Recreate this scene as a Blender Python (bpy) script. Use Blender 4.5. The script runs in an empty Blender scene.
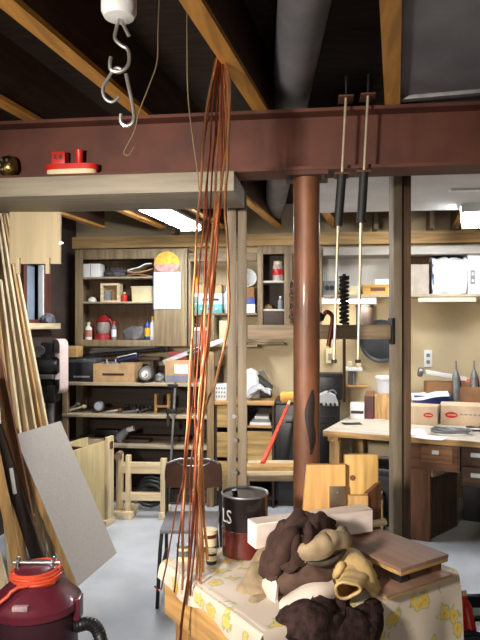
import bpy, bmesh, math, random
from mathutils import Vector, Matrix, noise
random.seed(7)
PI = math.pi
scn = bpy.context.scene
COL = scn.collection

# ------------------------------------------------------------------ camera frame
FPX, CX, CY, H = 620.0, 240.0, 325.0, 1.6
YAW = math.radians(7)
S_, C_ = math.sin(YAW), math.cos(YAW)
FW, RT = Vector((-S_, C_, 0)), Vector((C_, S_, 0))
CAM = Vector((0, 0, H))

def W(x, d, z):                       # offset right, distance ahead, height
    return Vector((RT.x*x + FW.x*d, RT.y*x + FW.y*d, z))
def P(px, py, d):                     # point seen at a pixel, at a distance ahead
    return W((px-CX)/FPX*d, d, H-(py-CY)/FPX*d)
def Q(px, py, Y):                     # ... on a plane of the room parallel to the back wall
    dr = FW + RT*((px-CX)/FPX) + Vector((0, 0, (CY-py)/FPX))
    return CAM + dr*(Y/dr.y)
def qx(px, Y): return Q(px, CY, Y).x
def qz(px, py, Y): return Q(px, py, Y).z
def G(px, py, z):                     # ... on a level plane
    return P(px, py, (H-z)*FPX/(py-CY))

# ------------------------------------------------------------------ materials
def lin(c):
    return tuple((v/255/12.92 if v/255 <= .04045 else ((v/255+.055)/1.055)**2.4) for v in c) + (1,)
MATS = {}
def mat(name, col, rough=.6, metal=0., var=.12, scale=8., bump=.0, stretch=(1, 1, 1), detail=4., col2=None, coat=0., trans=0., spec=.5):
    if name in MATS: return MATS[name]
    m = bpy.data.materials.new(name); m.use_nodes = True
    nt = m.node_tree; b = nt.nodes['Principled BSDF']
    tc = nt.nodes.new('ShaderNodeTexCoord'); mp = nt.nodes.new('ShaderNodeMapping')
    mp.inputs['Scale'].default_value = stretch
    nt.links.new(tc.outputs['Object'], mp.inputs['Vector'])
    nz = nt.nodes.new('ShaderNodeTexNoise'); nz.inputs['Scale'].default_value = scale; nz.inputs['Detail'].default_value = detail
    nt.links.new(mp.outputs['Vector'], nz.inputs['Vector'])
    rp = nt.nodes.new('ShaderNodeValToRGB')
    l = lin(col)
    if col2 is None:
        rp.color_ramp.elements[0].color = tuple(v*(1-var*2.2) for v in l[:3]) + (1,)
        rp.color_ramp.elements[1].color = tuple(min(1, v*(1+var*1.6)) for v in l[:3]) + (1,)
    else:
        rp.color_ramp.elements[0].color = l; rp.color_ramp.elements[1].color = lin(col2)
    rp.color_ramp.elements[0].position = .32; rp.color_ramp.elements[1].position = .68
    nt.links.new(nz.outputs['Fac'], rp.inputs['Fac']); nt.links.new(rp.outputs['Color'], b.inputs['Base Color'])
    b.inputs['Roughness'].default_value = rough; b.inputs['Metallic'].default_value = metal
    b.inputs['Coat Weight'].default_value = coat; b.inputs['Specular IOR Level'].default_value = spec
    if trans: b.inputs['Transmission Weight'].default_value = trans
    if bump:
        bp = nt.nodes.new('ShaderNodeBump'); bp.inputs['Strength'].default_value = bump; bp.inputs['Distance'].default_value = .01
        nt.links.new(nz.outputs['Fac'], bp.inputs['Height']); nt.links.new(bp.outputs['Normal'], b.inputs['Normal'])
    MATS[name] = m; return m
def wood(name, col, axis='z', rough=.6, var=.2, scale=9.):
    st = {'x': (.6, 7, 7), 'y': (7, .6, 7), 'z': (7, 7, .6)}[axis]
    return mat(name, col, rough, 0, var, scale*.5, .15, st, 6)
def emit(name, col, strength):
    m = bpy.data.materials.new(name); m.use_nodes = True
    b = m.node_tree.nodes['Principled BSDF']
    b.inputs['Base Color'].default_value = (.8, .8, .8, 1)
    b.inputs['Emission Color'].default_value = lin(col); b.inputs['Emission Strength'].default_value = strength
    return m

# ------------------------------------------------------------------ mesh building
class MB:
    def __init__(s, M=None):
        s.bm = bmesh.new(); s.M = M or Matrix.Identity(4)
    def _add(s, verts, faces):
        vs = [s.bm.verts.new(s.M @ Vector(v)) for v in verts]
        for f in faces:
            try: s.bm.faces.new([vs[i] for i in f])
            except ValueError: pass
        return s
    def box(s, lo, hi, bev=0., R=None, taper=None):
        lo, hi = Vector(lo), Vector(hi)
        lo, hi = Vector(map(min, lo, hi)), Vector(map(max, lo, hi))
        b = bmesh.new(); bmesh.ops.create_cube(b, size=1)
        c, sz = (lo+hi)/2, hi-lo
        for v in b.verts:
            k = (taper if (taper and v.co.z < 0) else 1)
            v.co = Vector((v.co.x*sz.x*k, v.co.y*sz.y*k, v.co.z*sz.z))
        if bev: bmesh.ops.bevel(b, geom=b.edges[:], offset=min(bev, min(sz)*.45), segments=2, affect='EDGES', profile=.6)
        for v in b.verts:
            if R is not None: v.co = R @ v.co
            v.co = v.co + c
        s._merge(b); return s
    def obox(s, p0, p1, w, t, side=None, bev=.0):      # bar from p0 to p1, width w along side, thickness t
        p0, p1 = Vector(p0), Vector(p1); z = (p1-p0); L = z.length; z.normalize()
        x = Vector(side or (1, 0, 0)); x = (x - z*x.dot(z)).normalized(); y = z.cross(x)
        M3 = Matrix((x, y, z)).transposed()
        b = bmesh.new(); bmesh.ops.create_cube(b, size=1)
        for v in b.verts: v.co = Vector((v.co.x*w, v.co.y*t, v.co.z*L))
        if bev: bmesh.ops.bevel(b, geom=b.edges[:], offset=bev, segments=1, affect='EDGES')
        for v in b.verts: v.co = M3 @ v.co + (p0+p1)/2
        s._merge(b); return s
    def _merge(s, b):
        b.verts.ensure_lookup_table(); b.verts.index_update()
        s._add([v.co.copy() for v in b.verts], [[v.index for v in f.verts] for f in b.faces]); b.free()
    def cyl(s, p0, p1, r0, r1=None, seg=20, caps=True):
        return s.tube([p0, p1], [r0, r0 if r1 is None else r1], seg, caps)
    def tube(s, pts, r, seg=8, caps=True, closed=False):
        pts = [Vector(p) for p in pts]; n = len(pts)
        rs = list(r) if hasattr(r, '__len__') else [r]*n
        vs, fs = [], []
        ref = None
        for i, p in enumerate(pts):
            if closed: t = pts[(i+1) % n]-pts[i-1]
            else: t = pts[min(i+1, n-1)]-pts[max(i-1, 0)]
            if t.length < 1e-9: t = Vector((0, 0, 1))
            t.normalize()
            if ref is None:
                ref = Vector((1, 0, 0)) if abs(t.x) < .8 else Vector((0, 1, 0))
            a = ref - t*ref.dot(t)
            if a.length < 1e-4: a = Vector((0, 1, 0)) - t*t.y
            a.normalize(); ref = a; b = t.cross(a)
            for k in range(seg):
                an = 2*PI*k/seg
                vs.append(p + (a*math.cos(an)+b*math.sin(an))*rs[i])
        m = n if closed else n-1
        for i in range(m):
            j = (i+1) % n
            for k in range(seg):
                k2 = (k+1) % seg
                fs.append((i*seg+k, i*seg+k2, j*seg+k2, j*seg+k))
        if caps and not closed:
            fs.append(tuple(range(seg))[::-1]); fs.append(tuple((n-1)*seg+k for k in range(seg)))
        return s._add(vs, fs)
    def lathe(s, prof, c=(0, 0, 0), seg=28, axis=None):  # prof: (r, z) from bottom to top
        c = Vector(c); vs, fs = [], []
        Rm = Vector((0, 0, 1)).rotation_difference(Vector(axis)).to_matrix() if axis is not None else Matrix.Identity(3)
        n = len(prof)
        for r, z in prof:
            for k in range(seg):
                a = 2*PI*k/seg
                vs.append(c + Rm @ Vector((r*math.cos(a), r*math.sin(a), z)))
        for i in range(n-1):
            for k in range(seg):
                k2 = (k+1) % seg
                fs.append((i*seg+k, i*seg+k2, (i+1)*seg+k2, (i+1)*seg+k))
        if prof[0][0] > 1e-6: fs.append(tuple(range(seg))[::-1])
        if prof[-1][0] > 1e-6: fs.append(tuple((n-1)*seg+k for k in range(seg)))
        return s._add(vs, fs)
    def prism(s, poly, e):                               # closed polygon of 3d points, extruded by vector e
        poly = [Vector(p) for p in poly]; e = Vector(e); n = len(poly)
        vs = poly+[p+e for p in poly]
        fs = [tuple(range(n))[::-1], tuple(range(n, 2*n))]
        fs += [(i, (i+1) % n, n+(i+1) % n, n+i) for i in range(n)]
        return s._add(vs, fs)
    def ball(s, c, r, sub=3, nz=0., freq=3., seed=0., flat=None):
        b = bmesh.new(); bmesh.ops.create_icosphere(b, subdivisions=sub, radius=1)
        r = Vector(r) if hasattr(r, '__len__') else Vector((r, r, r))
        for v in b.verts:
            k = 1
            if nz: k += nz*noise.noise(v.co*freq+Vector((seed, seed*1.7, 3.1)))
            v.co = Vector((v.co.x*r.x*k, v.co.y*r.y*k, v.co.z*r.z*k))
            if flat is not None and v.co.z < flat: v.co.z = flat
            v.co += Vector(c)
        s._merge(b); return s
    def sheet(s, grid, n=6, thick=.004, amp=0., freq=10., seed=0.):
        """smooth cloth through a grid of control points, with a thickness and fine folds"""
        def cr(p0, p1, p2, p3, t):
            return .5*((2*p1)+(p2-p0)*t+(2*p0-5*p1+4*p2-p3)*t*t+(3*p1-p0-3*p2+p3)*t**3)
        def line(ps):
            out = []
            m = len(ps)
            for i in range(m-1):
                for k in range(n):
                    out.append(cr(ps[max(i-1, 0)], ps[i], ps[i+1], ps[min(i+2, m-1)], k/n))
            out.append(ps[-1]); return out
        g = [[Vector(p) for p in row] for row in grid]
        rows = [line(r) for r in g]
        cols = [line([rows[i][j] for i in range(len(rows))]) for j in range(len(rows[0]))]
        nu, nv = len(cols), len(cols[0])
        pts = {}
        for i in range(nu):
            for j in range(nv):
                p = cols[i][j]
                if amp:
                    a = noise.noise(p*freq+Vector((seed, 0, seed*2)))
                    a2 = noise.noise(p*freq*2.3+Vector((4, seed*3, 2)))*.38
                    p = p + Vector((noise.noise(p*freq*.8+Vector((9, seed, 1)))*.5, a*.6-a2*.5, a+a2))*amp
                pts[i, j] = p
        nr = {}
        for i in range(nu):
            for j in range(nv):
                a = pts[min(i+1, nu-1), j]-pts[max(i-1, 0), j]; b = pts[i, min(j+1, nv-1)]-pts[i, max(j-1, 0)]
                q = a.cross(b); nr[i, j] = q.normalized() if q.length > 1e-9 else Vector((0, 0, 1))
        idx = lambda i, j: i*nv+j
        vs = [pts[i, j] for i in range(nu) for j in range(nv)] + [pts[i, j]-nr[i, j]*thick for i in range(nu) for j in range(nv)]
        o = nu*nv; fs = []
        for i in range(nu-1):
            for j in range(nv-1):
                fs.append((idx(i, j), idx(i+1, j), idx(i+1, j+1), idx(i, j+1)))
                fs.append((o+idx(i, j), o+idx(i, j+1), o+idx(i+1, j+1), o+idx(i+1, j)))
        bd = [(i, 0) for i in range(nu)]+[(nu-1, j) for j in range(1, nv)]+[(i, nv-1) for i in range(nu-2, -1, -1)]+[(0, j) for j in range(nv-2, 0, -1)]
        for k in range(len(bd)):
            a, b = idx(*bd[k]), idx(*bd[(k+1) % len(bd)])
            fs.append((a, o+a, o+b, b))
        return s._add(vs, fs)
    def build(s, name, m, parent=None, label=None, cat=None, group=None, kind=None, smooth=True, origin=None):
        bm = s.bm
        bmesh.ops.recalc_face_normals(bm, faces=bm.faces[:])
        if parent is not None:
            inv = ROOTM[parent.name].inverted(); bm.transform(inv)
        else:
            if origin is None:
                xs = [v.co for v in bm.verts]
                origin = Vector(((min(v.x for v in xs)+max(v.x for v in xs))/2, (min(v.y for v in xs)+max(v.y for v in xs))/2, min(v.z for v in xs)))
            bm.transform(Matrix.Translation(-Vector(origin)))
        me = bpy.data.meshes.new(name); bm.to_mesh(me); bm.free()
        me.materials.append(m)
        if smooth:
            for p in me.polygons: p.use_smooth = True
            try: me.set_sharp_from_angle(angle=math.radians(38))
            except Exception: pass
        o = bpy.data.objects.new(name, me); COL.objects.link(o)
        if parent is not None:
            o.parent = parent; ROOTM[o.name] = ROOTM[parent.name]
        else:
            o.location = origin; ROOTM[o.name] = Matrix.Translation(Vector(origin))
        tag(o, label, cat, group, kind); return o
ROOTM = {}
def tag(o, label=None, cat=None, group=None, kind=None):
    if label: o['label'] = label
    if cat: o['category'] = cat
    if group: o['group'] = group
    if kind: o['kind'] = kind
def thing(name, label, cat, loc=(0, 0, 0), rz=0., group=None):
    o = bpy.data.objects.new(name, None); COL.objects.link(o)
    o.location = loc; o.rotation_euler = (0, 0, rz); o.empty_display_size = .1
    ROOTM[o.name] = Matrix.Translation(Vector(loc)) @ Matrix.Rotation(rz, 4, 'Z')
    tag(o, label, cat, group); return o
def L_(o): return ROOTM[o.name]
def text_mesh(txt, size, depth):
    cu = bpy.data.curves.new('lettering', 'FONT'); cu.body = txt; cu.size = size; cu.extrude = depth; cu.align_x = 'CENTER'; cu.resolution_u = 3
    o = bpy.data.objects.new('lettering_source', cu); COL.objects.link(o)
    bpy.context.view_layer.update()
    me = bpy.data.meshes.new_from_object(o.evaluated_get(bpy.context.evaluated_depsgraph_get()))
    vs = [v.co.copy() for v in me.vertices]; fs = [tuple(p.vertices) for p in me.polygons]
    bpy.data.objects.remove(o); bpy.data.curves.remove(cu); bpy.data.meshes.remove(me)
    return vs, fs
def spline(pts, n=6):
    pts = [Vector(p) for p in pts]; out = []; m = len(pts)
    for i in range(m-1):
        p0, p1, p2, p3 = pts[max(i-1, 0)], pts[i], pts[i+1], pts[min(i+2, m-1)]
        for k in range(n):
            t = k/n
            out.append(.5*((2*p1)+(p2-p0)*t+(2*p0-5*p1+4*p2-p3)*t*t+(3*p1-p0-3*p2+p3)*t**3))
    out.append(pts[-1]); return out

# shared materials
M_oak = {a: wood('tan_timber_'+a, (186, 146, 92), a) for a in 'xyz'}
M_pale = {a: wood('pale_timber_'+a, (218, 198, 160), a, var=.12) for a in 'xyz'}
M_grim = {a: wood('weathered_timber_'+a, (128, 108, 82), a) for a in 'xyz'}
M_brn = {a: wood('brown_timber_'+a, (112, 70, 40), a) for a in 'xyz'}
M_dkw = {a: wood('dark_timber_'+a, (58, 42, 32), a) for a in 'xyz'}
M_card = mat('cardboard', (184, 150, 108), .85, 0, .08, 12, .05)
M_cardd = mat('brown_cardboard', (140, 100, 66), .85, 0, .08, 12, .05)
M_white = mat('white_plastic', (226, 226, 224), .45, 0, .04, 6)
M_paper = mat('white_paper', (232, 232, 230), .8, 0, .03, 6)
M_black = mat('black_plastic', (26, 26, 28), .4, 0, .2, 10)
M_iron = mat('dark_iron', (48, 46, 46), .5, .6, .2, 14, .08)
M_steel = mat('bright_steel', (200, 200, 200), .28, .95, .1, 20)
M_gsteel = mat('dull_grey_metal', (130, 130, 130), .5, .7, .15, 12, .05)
M_red = mat('red_plastic', (196, 34, 26), .4, 0, .08, 6)
M_blue = mat('blue_plastic', (34, 66, 150), .4, 0, .08, 6)
M_yel = mat('yellow_plastic', (222, 176, 50), .4, 0, .08, 6)
M_grey = mat('grey_plastic', (128, 130, 134), .5, 0, .1, 8)
M_teal = mat('teal_enamel', (84, 156, 158), .4, 0, .08, 6)
M_cream = mat('cream_plastic', (214, 200, 160), .5, 0, .06, 6)

# ------------------------------------------------------------------ the room
XL, XR, YW, YF, ZC = -2.38, 3.2, 5.95, -1.4, 2.76
M_floor = mat('painted_concrete', (190, 194, 200), .55, 0, .07, 3.5, .03, detail=8)
M_wallb = mat('cream_wall_panel', (192, 174, 140), .8, 0, .05, 2.2, .02)
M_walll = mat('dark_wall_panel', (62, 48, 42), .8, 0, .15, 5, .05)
M_ceil = mat('dark_subfloor', (52, 36, 26), .9, 0, .2, 6, .05, (1, 6, 1))
MB().box((XL, YF, -.1), (XR, YW, 0)).build('floor', M_floor, kind='structure')
MB().box((XL-.1, YW, 0), (XR+.1, YW+.1, ZC)).build('wall_back', M_wallb, kind='structure')
MB().box((XR, YF, 0), (XR+.1, YW, ZC)).build('wall_right', M_wallb, kind='structure')
MB().box((XL-.1, YF-.1, 0), (XR+.1, YF, ZC)).build('wall_front', M_wallb, kind='structure')
MB().box((XL-.1, YF-.1, ZC), (XR+.1, YW+.1, ZC+.08)).build('ceiling', M_ceil, kind='structure')
# left wall with a window near the far corner
wy0, wy1, wz0, wz1 = 4.84, 5.14, 1.645, 2.12
MB().box((XL-.1, YF, 0), (XL, wy0, ZC)).box((XL-.1, wy1, 0), (XL, YW, ZC)).box((XL-.1, wy0, 0), (XL, wy1, wz0)).box((XL-.1, wy0, wz1), (XL, wy1, ZC)).build('wall_left', M_walll, kind='structure')
M_glass = mat('dull_window_glass', (150, 164, 182), .12, 0, .06, 4)
win = MB().box((XL-.06, wy0, wz0), (XL-.05, wy1, wz1)).build('window_1', M_glass, kind='structure')
M_redbrown = wood('red_brown_trim', (92, 48, 36), 'z')
MB().box((XL-.07, wy0-.06, wz0-.04), (XL+.025, wy0, wz1+.06)).box((XL-.07, wy1, wz0-.04), (XL+.025, wy1+.16, wz1+.06)).box((XL-.07, wy0, wz1), (XL+.025, wy1, wz1+.06)).box((XL-.07, wy0, wz0-.03), (XL+.02, wy1, wz0)).build('window_frame', M_redbrown, win)
MB().box((XL-.01, wy1-.025, wz0), (XL+.035, wy1, wz1), .004).build('white_stop', M_paper, win)
MB().box((XL-.02, wy0-.12, wz0-.08), (XL+.1, wy1+.2, wz0-.03), .005).build('window_sill', M_pale['y'], win)

# joists on the beam, seen from below
ZJ = 2.49
M_jshade = wood('joist_shaded_sides', (66, 42, 30), 'y')  # dark colour carries the shade on the joist sides
M_jlit = wood('joist_lit_edge', (186, 132, 58), 'y', var=.15)  # strip added under each joist, coloured as its lit bottom edge
JR = -.125
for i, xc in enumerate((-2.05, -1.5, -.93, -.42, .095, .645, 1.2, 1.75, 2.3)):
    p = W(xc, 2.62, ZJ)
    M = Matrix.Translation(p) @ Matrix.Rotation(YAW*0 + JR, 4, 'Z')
    jo = MB(M).box((-.02, -3.7, .02), (.02, 3.2, ZC-ZJ)).build('ceiling_joist', M_jshade, kind='structure')
    MB(M).box((-.03, -3.7, 0), (.03, 3.2, .02)).build('lit_edge_strip', M_jlit, jo)
# ledger along the top of the back wall
lz0, lz1 = qz(250, 246, 5.85), qz(250, 234, 5.85)
MB().box((XL, 5.84, lz0), (XR, 5.92, lz1), .004).build('trim_1', wood('ledger_timber', (214, 176, 118), 'x', var=.14), kind='structure')
for k, px in enumerate((175, 300, 375, 430, 455)):
    X = qx(px, 5.8)
    MB().box((X-.02, 5.7, lz1), (X+.02, 5.9, ZC)).build('joist_end_block', M_grim['z'], kind='structure')

# ------------------------------------------------------------------ beam, nailer, post
YB = 2.64
M_redsteel = mat('red_primer_steel', (88, 46, 32), .7, .0, .14, 5, .05, detail=8)
zb0, zb1 = 2.238, ZJ
MB().box((XL, YB-.08, zb0), (XR, YB+.08, zb0+.014)).box((XL, YB-.006, zb0+.014), (XR, YB+.006, zb1-.014)).box((XL, YB-.08, zb1-.014), (XR, YB+.08, zb1)).build('steel_beam', M_redsteel, None, 'long dull red steel I-beam crossing under the ceiling joists', 'beam')
M_nail = wood('grey_tan_timber', (142, 132, 114), 'x', var=.1)
MB().box((XL, YB-.1, 2.155), (qx(234, YB-.1), YB+.28, zb0), .004).build('nailer_board', M_nail, None, 'long grey tan timber fixed along the underside of the red beam', 'timber')
pc = W(.286, 2.66, 0); pc.y = YB+.01
M_rust = mat('rusty_brown_steel', (112, 70, 46), .5, .1, .3, 3.2, .06, (2.2, 2.2, .8), 6, coat=.1)
post = thing('steel_post', 'round rusty brown steel column standing under the red beam', 'column', pc)
MB().cyl((pc.x, pc.y, .02), (pc.x, pc.y, zb0-.018), .056, seg=36).build('shaft', M_rust, post)
MB().box((pc.x-.09, pc.y-.085, zb0-.018), (pc.x+.09, pc.y+.085, zb0)).build('top_plate', M_redsteel, post)
MB().box((pc.x-.1, pc.y-.1, 0), (pc.x+.1, pc.y+.1, .02)).build('base_plate', M_rust, post)
for a in (0, 1): MB().cyl((pc.x-.07+.14*a, pc.y-.06, zb0-.032), (pc.x-.07+.14*a, pc.y-.06, zb0-.018), .011, seg=6).build('bolt', M_iron, post)
# dark scorch patch welded on the shaft
sc = MB()
g = []
for i in range(7):
    row = []
    z = 1.06+.27*i/6
    wd = (.1, .3, .42, .45, .5, .4, .1)[i]
    for j in range(4):
        a = -PI/2+.35+(j/3-.5)*wd*1.5+.12*math.sin(i*1.3)
        row.append((pc.x+.0568*math.cos(a), pc.y+.0568*math.sin(a), z))
    g.append(row)
sc.sheet(g, 3, .001).build('scorch_patch', mat('black_scorch', (36, 24, 20), .6, 0, .3, 12), post)

# ------------------------------------------------------------------ ducts
M_duct = mat('galvanised_sheet', (116, 114, 118), .6, .1, .12, 4)
dp0, dp1 = W(.174, .95, 2.63), W(.31, 5.6, 2.63)
MB().tube([dp0+(dp1-dp0)*t/14 for t in range(15)], .085, 28).build('round_duct', M_duct, None, 'grey round sheet metal duct running between the joists', 'duct')
dr = thing('flat_duct', 'wide flat grey sheet metal duct overhead at the right', 'duct', W(.785, 1.6, 2.495), JR)
M = L_(dr)
MB(M).box((-.36, -.55, .015), (.5, .98, .24), .012).build('duct_body', M_duct, dr)
MB(M).box((-.37, .8, 0), (.51, .84, .245), .006).build('seam_flange', M_gsteel, dr)

# ------------------------------------------------------------------ pale ceiling panel behind the beam (right) and hung plywood panel (left)
M_cpan = mat('pale_grey_board', (206, 206, 206), .7, 0, .05, 3)
cp = thing('ceiling_panel', 'pale grey flat panel fixed under the joists behind the beam', 'panel', W(1.4, 3.75, 2.45))
MB(L_(cp)).box((-.98, -.9, 0), (1.3, .85, .03), .004).build('board', M_cpan, cp)
MB(L_(cp)).box((-.1, .1, -.012), (1.25, .16, 0), .003).box((-.1, -.5, -.012), (1.25, -.45, 0), .003).build('batten', M_white, cp)
a, b = P(10, 262, 3.05), P(61, 266, 3.05)
hp = thing('plywood_sheet', 'square tan plywood panel hanging below the joists at upper left', 'panel', (a+b)/2, YAW)
wd = (b-a).length/2
MB(L_(hp)).box((-wd, -.008, 0), (wd, .008, ZJ-hp.location.z), .002).build('plywood', wood('tan_plywood', (204, 186, 146), 'z', var=.05), hp)
for s in (-.66, .5):
    MB(L_(hp)).box((wd*s-.008, -.022, -.05), (wd*s+.012, -.004, .03), .003).build('peg', M_pale['z'], hp)
MB(L_(hp)).cyl((wd+.006, -.01, .1), (wd+.006, -.03, .1), .009, seg=10).build('screw_eye', M_steel, hp)
MB(L_(hp)).box((-wd+.02, .008, ZJ-hp.location.z-.06), (wd-.02, .03, ZJ-hp.location.z)).build('top_cleat', M_oak['x'], hp)

# ------------------------------------------------------------------ fluorescent fixtures
M_tube = emit('fluorescent_glow', (246, 250, 255), 62.)
def shop_light(c, rz, ln, label):
    t = thing('shop_light', label, 'light', c, rz); M = L_(t)
    MB(M).prism([(-.1, -ln/2, .0), (-.07, -ln/2, .038), (.07, -ln/2, .038), (.1, -ln/2, .0), (.09, -ln/2, .0), (.066, -ln/2, .03), (-.066, -ln/2, .03), (-.09, -ln/2, 0)], (0, ln, 0)).build('reflector', M_white, t, smooth=False)
    for s in (-1, 1):
        MB(M).cyl((.05*s, -ln/2+.02, -.022), (.05*s, ln/2-.02, -.022), .019, seg=14).build('lamp_tube', M_tube, t)
        MB(M).box((-.09, s*ln/2-.012, -.045), (.09, s*ln/2+.012, .038)).build('end_cap', M_white, t)
    return t
l1 = P(168, 212, 4.75)
shop_light((l1.x, l1.y, 2.445), JR, 1.1, 'long bright fluorescent fixture hanging left, behind the copper wires')
l2 = P(466, 213, 4.7)
shop_light((l2.x+.06, l2.y, 2.435), JR-.1, .8, 'glowing fluorescent fixture at the far right under pale ceiling')

# ------------------------------------------------------------------ hook and cords in front of the beam
M_zinc = mat('zinc_wire', (190, 188, 180), .3, .85, .1, 20)
hd = 1.75
ch = thing('hoist_hook', 'white overhead fitting with chained bright steel hooks hanging below', 'hook', P(119, 20, hd))
MB().lathe([(.02, 0), (.042, .004), (.05, .02), (.05, .12), (.046, .13), (0, .13)], P(119, 19, hd), 26).lathe([(.05, 0), (.058, .01), (.058, .28), (0, .28)], P(119, 0, hd)+Vector((0, 0, .06)), 26).build('housing', M_white, ch)
r = .0055
MB().tube(spline([P(x, y, hd) for x, y in ((119, 18), (117, 26), (115, 38), (121, 45), (128, 50), (129, 62), (125, 69), (118, 72), (111, 70), (110, 62), (111, 57))], 5), r, 8).tube(spline([P(x, y, hd-.01) for x, y in ((121, 20), (124, 26), (129, 36))], 4), r, 8).build('upper_hook', M_zinc, ch)
MB().tube(spline([P(x, y, hd-.012) for x, y in ((126, 74), (129, 88), (132, 102), (134, 116), (132, 123), (126, 126), (121, 122), (121, 114))], 5), r, 8).build('lower_hook', M_zinc, ch)
MB().tube(spline([P(x, y, hd+.008) for x, y in ((124, 71), (116, 68), (109, 77), (103, 88), (105, 98), (112, 102), (119, 97))], 5), r*.9, 8).build('open_ring', M_gsteel, ch)
M_string = mat('pale_string', (112, 94, 68), .9, 0, .1, 20)
MB().tube(spline([P(160, -16, 2.1), P(158, 30, 2.1), P(157, 62, 2.1), P(149, 86, 2.1), P(139, 112, 2.1), P(134, 132, 2.1), P(124, 152, 2.1), P(129, 155, 2.1), P(134, 147, 2.1)], 6), .0022, 6).build('dangling_wire', M_string, None, 'thin bent wire dangling beside the steel hooks with curled end', 'wire')
MB().tube(spline([P(187, -20, 1.95), P(187, 40, 1.98), P(188, 95, 2.0), P(193, 140, 2.0), P(197, 168, 2.0), P(199, 190, 2.0)], 6), .0022, 6).build('string', M_string, None, 'thin pale cord hanging straight down left of copper wires', 'cord')

# ------------------------------------------------------------------ copper wires
M_cop = mat('bright_copper', (250, 178, 128), .26, .92, .15, 9, 0, (1, 1, .5))
M_copd = mat('dark_copper', (168, 98, 68), .3, .92, .2, 9)
wires = [
 ([(217, 57), (207, 110), (200, 180), (197, 240), (192, 330), (187, 420), (184, 520), (181, 590)], .0042, 0),
 ([(219, 56), (212, 110), (208, 180), (205, 260), (203, 340), (200, 430), (196, 520), (191, 596)], .0040, 1),
 ([(221, 58), (219, 120), (216, 180), (212, 230), (207, 290), (203, 350), (199, 420), (193, 520), (186, 604)], .0042, 0),
 ([(223, 58), (227, 90), (225, 150), (218, 205), (212, 270), (208, 340), (202, 420), (198, 500), (196, 580)], .0042, 0),
 ([(222, 57), (230, 80), (229, 120), (222, 190), (215, 250), (209, 330), (204, 400), (200, 470), (203, 572)], .0046, 0),
 ([(215, 58), (209, 100), (203, 160), (198, 220), (193, 300), (190, 380), (187, 440), (180, 520), (175, 592)], .0038, 1),
 ([(224, 58), (230, 110), (227, 170), (225, 215), (229, 262), (229, 305), (225, 340), (216, 380), (206, 408), (201, 440), (205, 520), (208, 560)], .0046, 0),
 ([(220, 57), (214, 140), (210, 220), (203, 300), (197, 380), (194, 470), (190, 560), (181, 628)], .0040, 1),
 ([(222, 60), (222, 140), (218, 230), (210, 320), (200, 400), (196, 480), (191, 540), (180, 640)], .0052, 1),
 ([(216, 60), (211, 140), (205, 200), (199, 290), (194, 390), (184, 470), (172, 530), (164, 580), (160, 590), (155, 586)], .0034, 1),
 ([(223, 60), (225, 130), (220, 200), (213, 290), (206, 370), (202, 430), (201, 520), (200, 600)], .0040, 0),
 ([(218, 60), (216, 160), (213, 240), (205, 320), (199, 400), (192, 470), (189, 540), (187, 575)], .0040, 1),
]
for k, (pp, r, dk) in enumerate(wires):
    pts = []
    for (x, y) in pp:
        d = 2.12-.012*math.sin(k*2.1+y*.01) - .2*max(0, (y-57)/560)+.01*((k % 4)-1.5)
        wv = (.9*math.sin(y*.045+k*1.9)+.3*math.sin(y*.11+k*.8))*min(1, (y-50)/80)
        pts.append((x+wv, y, d))
    pts = spline([Vector(q) for q in pts], 3)
    pts = [P(q.x+(.5*math.sin(q.y*.08+k*2.3)+.25*math.sin(q.y*.2+k))*min(1, (q.y-50)/80), q.y, q.z+.006*math.sin(q.y*.07+k)) for q in pts]
    MB().tube(spline(pts, 4), r*(1.05 if not dk else .78), 8).build('copper_wire', (M_copd if dk else M_cop), None, 'strand of the long copper wire bundle hanging before the beam down to the table', 'wire', 'copper wires hanging from the joist')
MB().cyl(P(228, 55, 2.14), P(212, 56, 2.10), .006, seg=8).build('joist_nail', M_iron, None, 'dark nail in the joist that holds the copper bundle', 'nail')

# ------------------------------------------------------------------ toy boat and brass valve wheel on the flange
zf = zb0+.014
bt = thing('toy_boat', 'small red toy tugboat with white hull band on beam flange', 'toy', Vector((Q(72, 176, YB-.043).x, YB-.043, zf)), .0)
M = L_(bt) @ Matrix.Diagonal((1.12, 1.12, 1.3, 1))
def hull(z0, z1, w, ln, m, name, par, x0=0):
    pts = []
    for k in range(24):
        a = 2*PI*k/24; x = math.cos(a); y = math.sin(a)
        pts.append((x0+ln*math.copysign(abs(x)**.55, x), w*math.copysign(abs(y)**.8, y), z0))
    return MB(M).prism(pts, (0, 0, z1-z0)).build(name, m, par)
hull(.0, .016, .033, .1, M_cream, 'hull_band', bt)
hull(.016, .034, .036, .106, M_red, 'deck', bt)
MB(M).box((-.075, -.022, .034), (-.02, .022, .078), .004).box((-.064, -.0235, .05), (-.05, -.02, .068)).build('cabin', M_red, bt)
MB(M).lathe([(.014, .034), (.015, .08), (.017, .084), (.012, .084), (.012, .06), (0, .06)], (.03, 0, 0), 18).build('funnel', M_red, bt)
MB(M).box((-.064, -.0236, .052), (-.052, -.0215, .068)).box((-.044, -.0236, .052), (-.032, -.0215, .068)).build('cabin_window', M_redsteel, bt)
M_brass = mat('tarnished_brass', (140, 116, 66), .3, .9, .3, 16)
vc = Vector((Q(8, 166, YB-.045).x, YB-.045, zf+.048))
vw = thing('brass_ball', 'tarnished round brass fitting sitting on the beam flange at left', 'fitting', (vc.x, vc.y, zf))
MB().ball(vc, (.046, .032, .048), 3, .12, 6, 4).build('body', M_brass, vw)
mm = MB()
for k in range(6):
    a = k*PI/3
    mm.cyl(vc+Vector((.024*math.cos(a), -.028, .024*math.sin(a))), vc+Vector((.024*math.cos(a), -.036, .024*math.sin(a))), .006, seg=8)
mm.build('stud', M_steel, vw)

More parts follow.
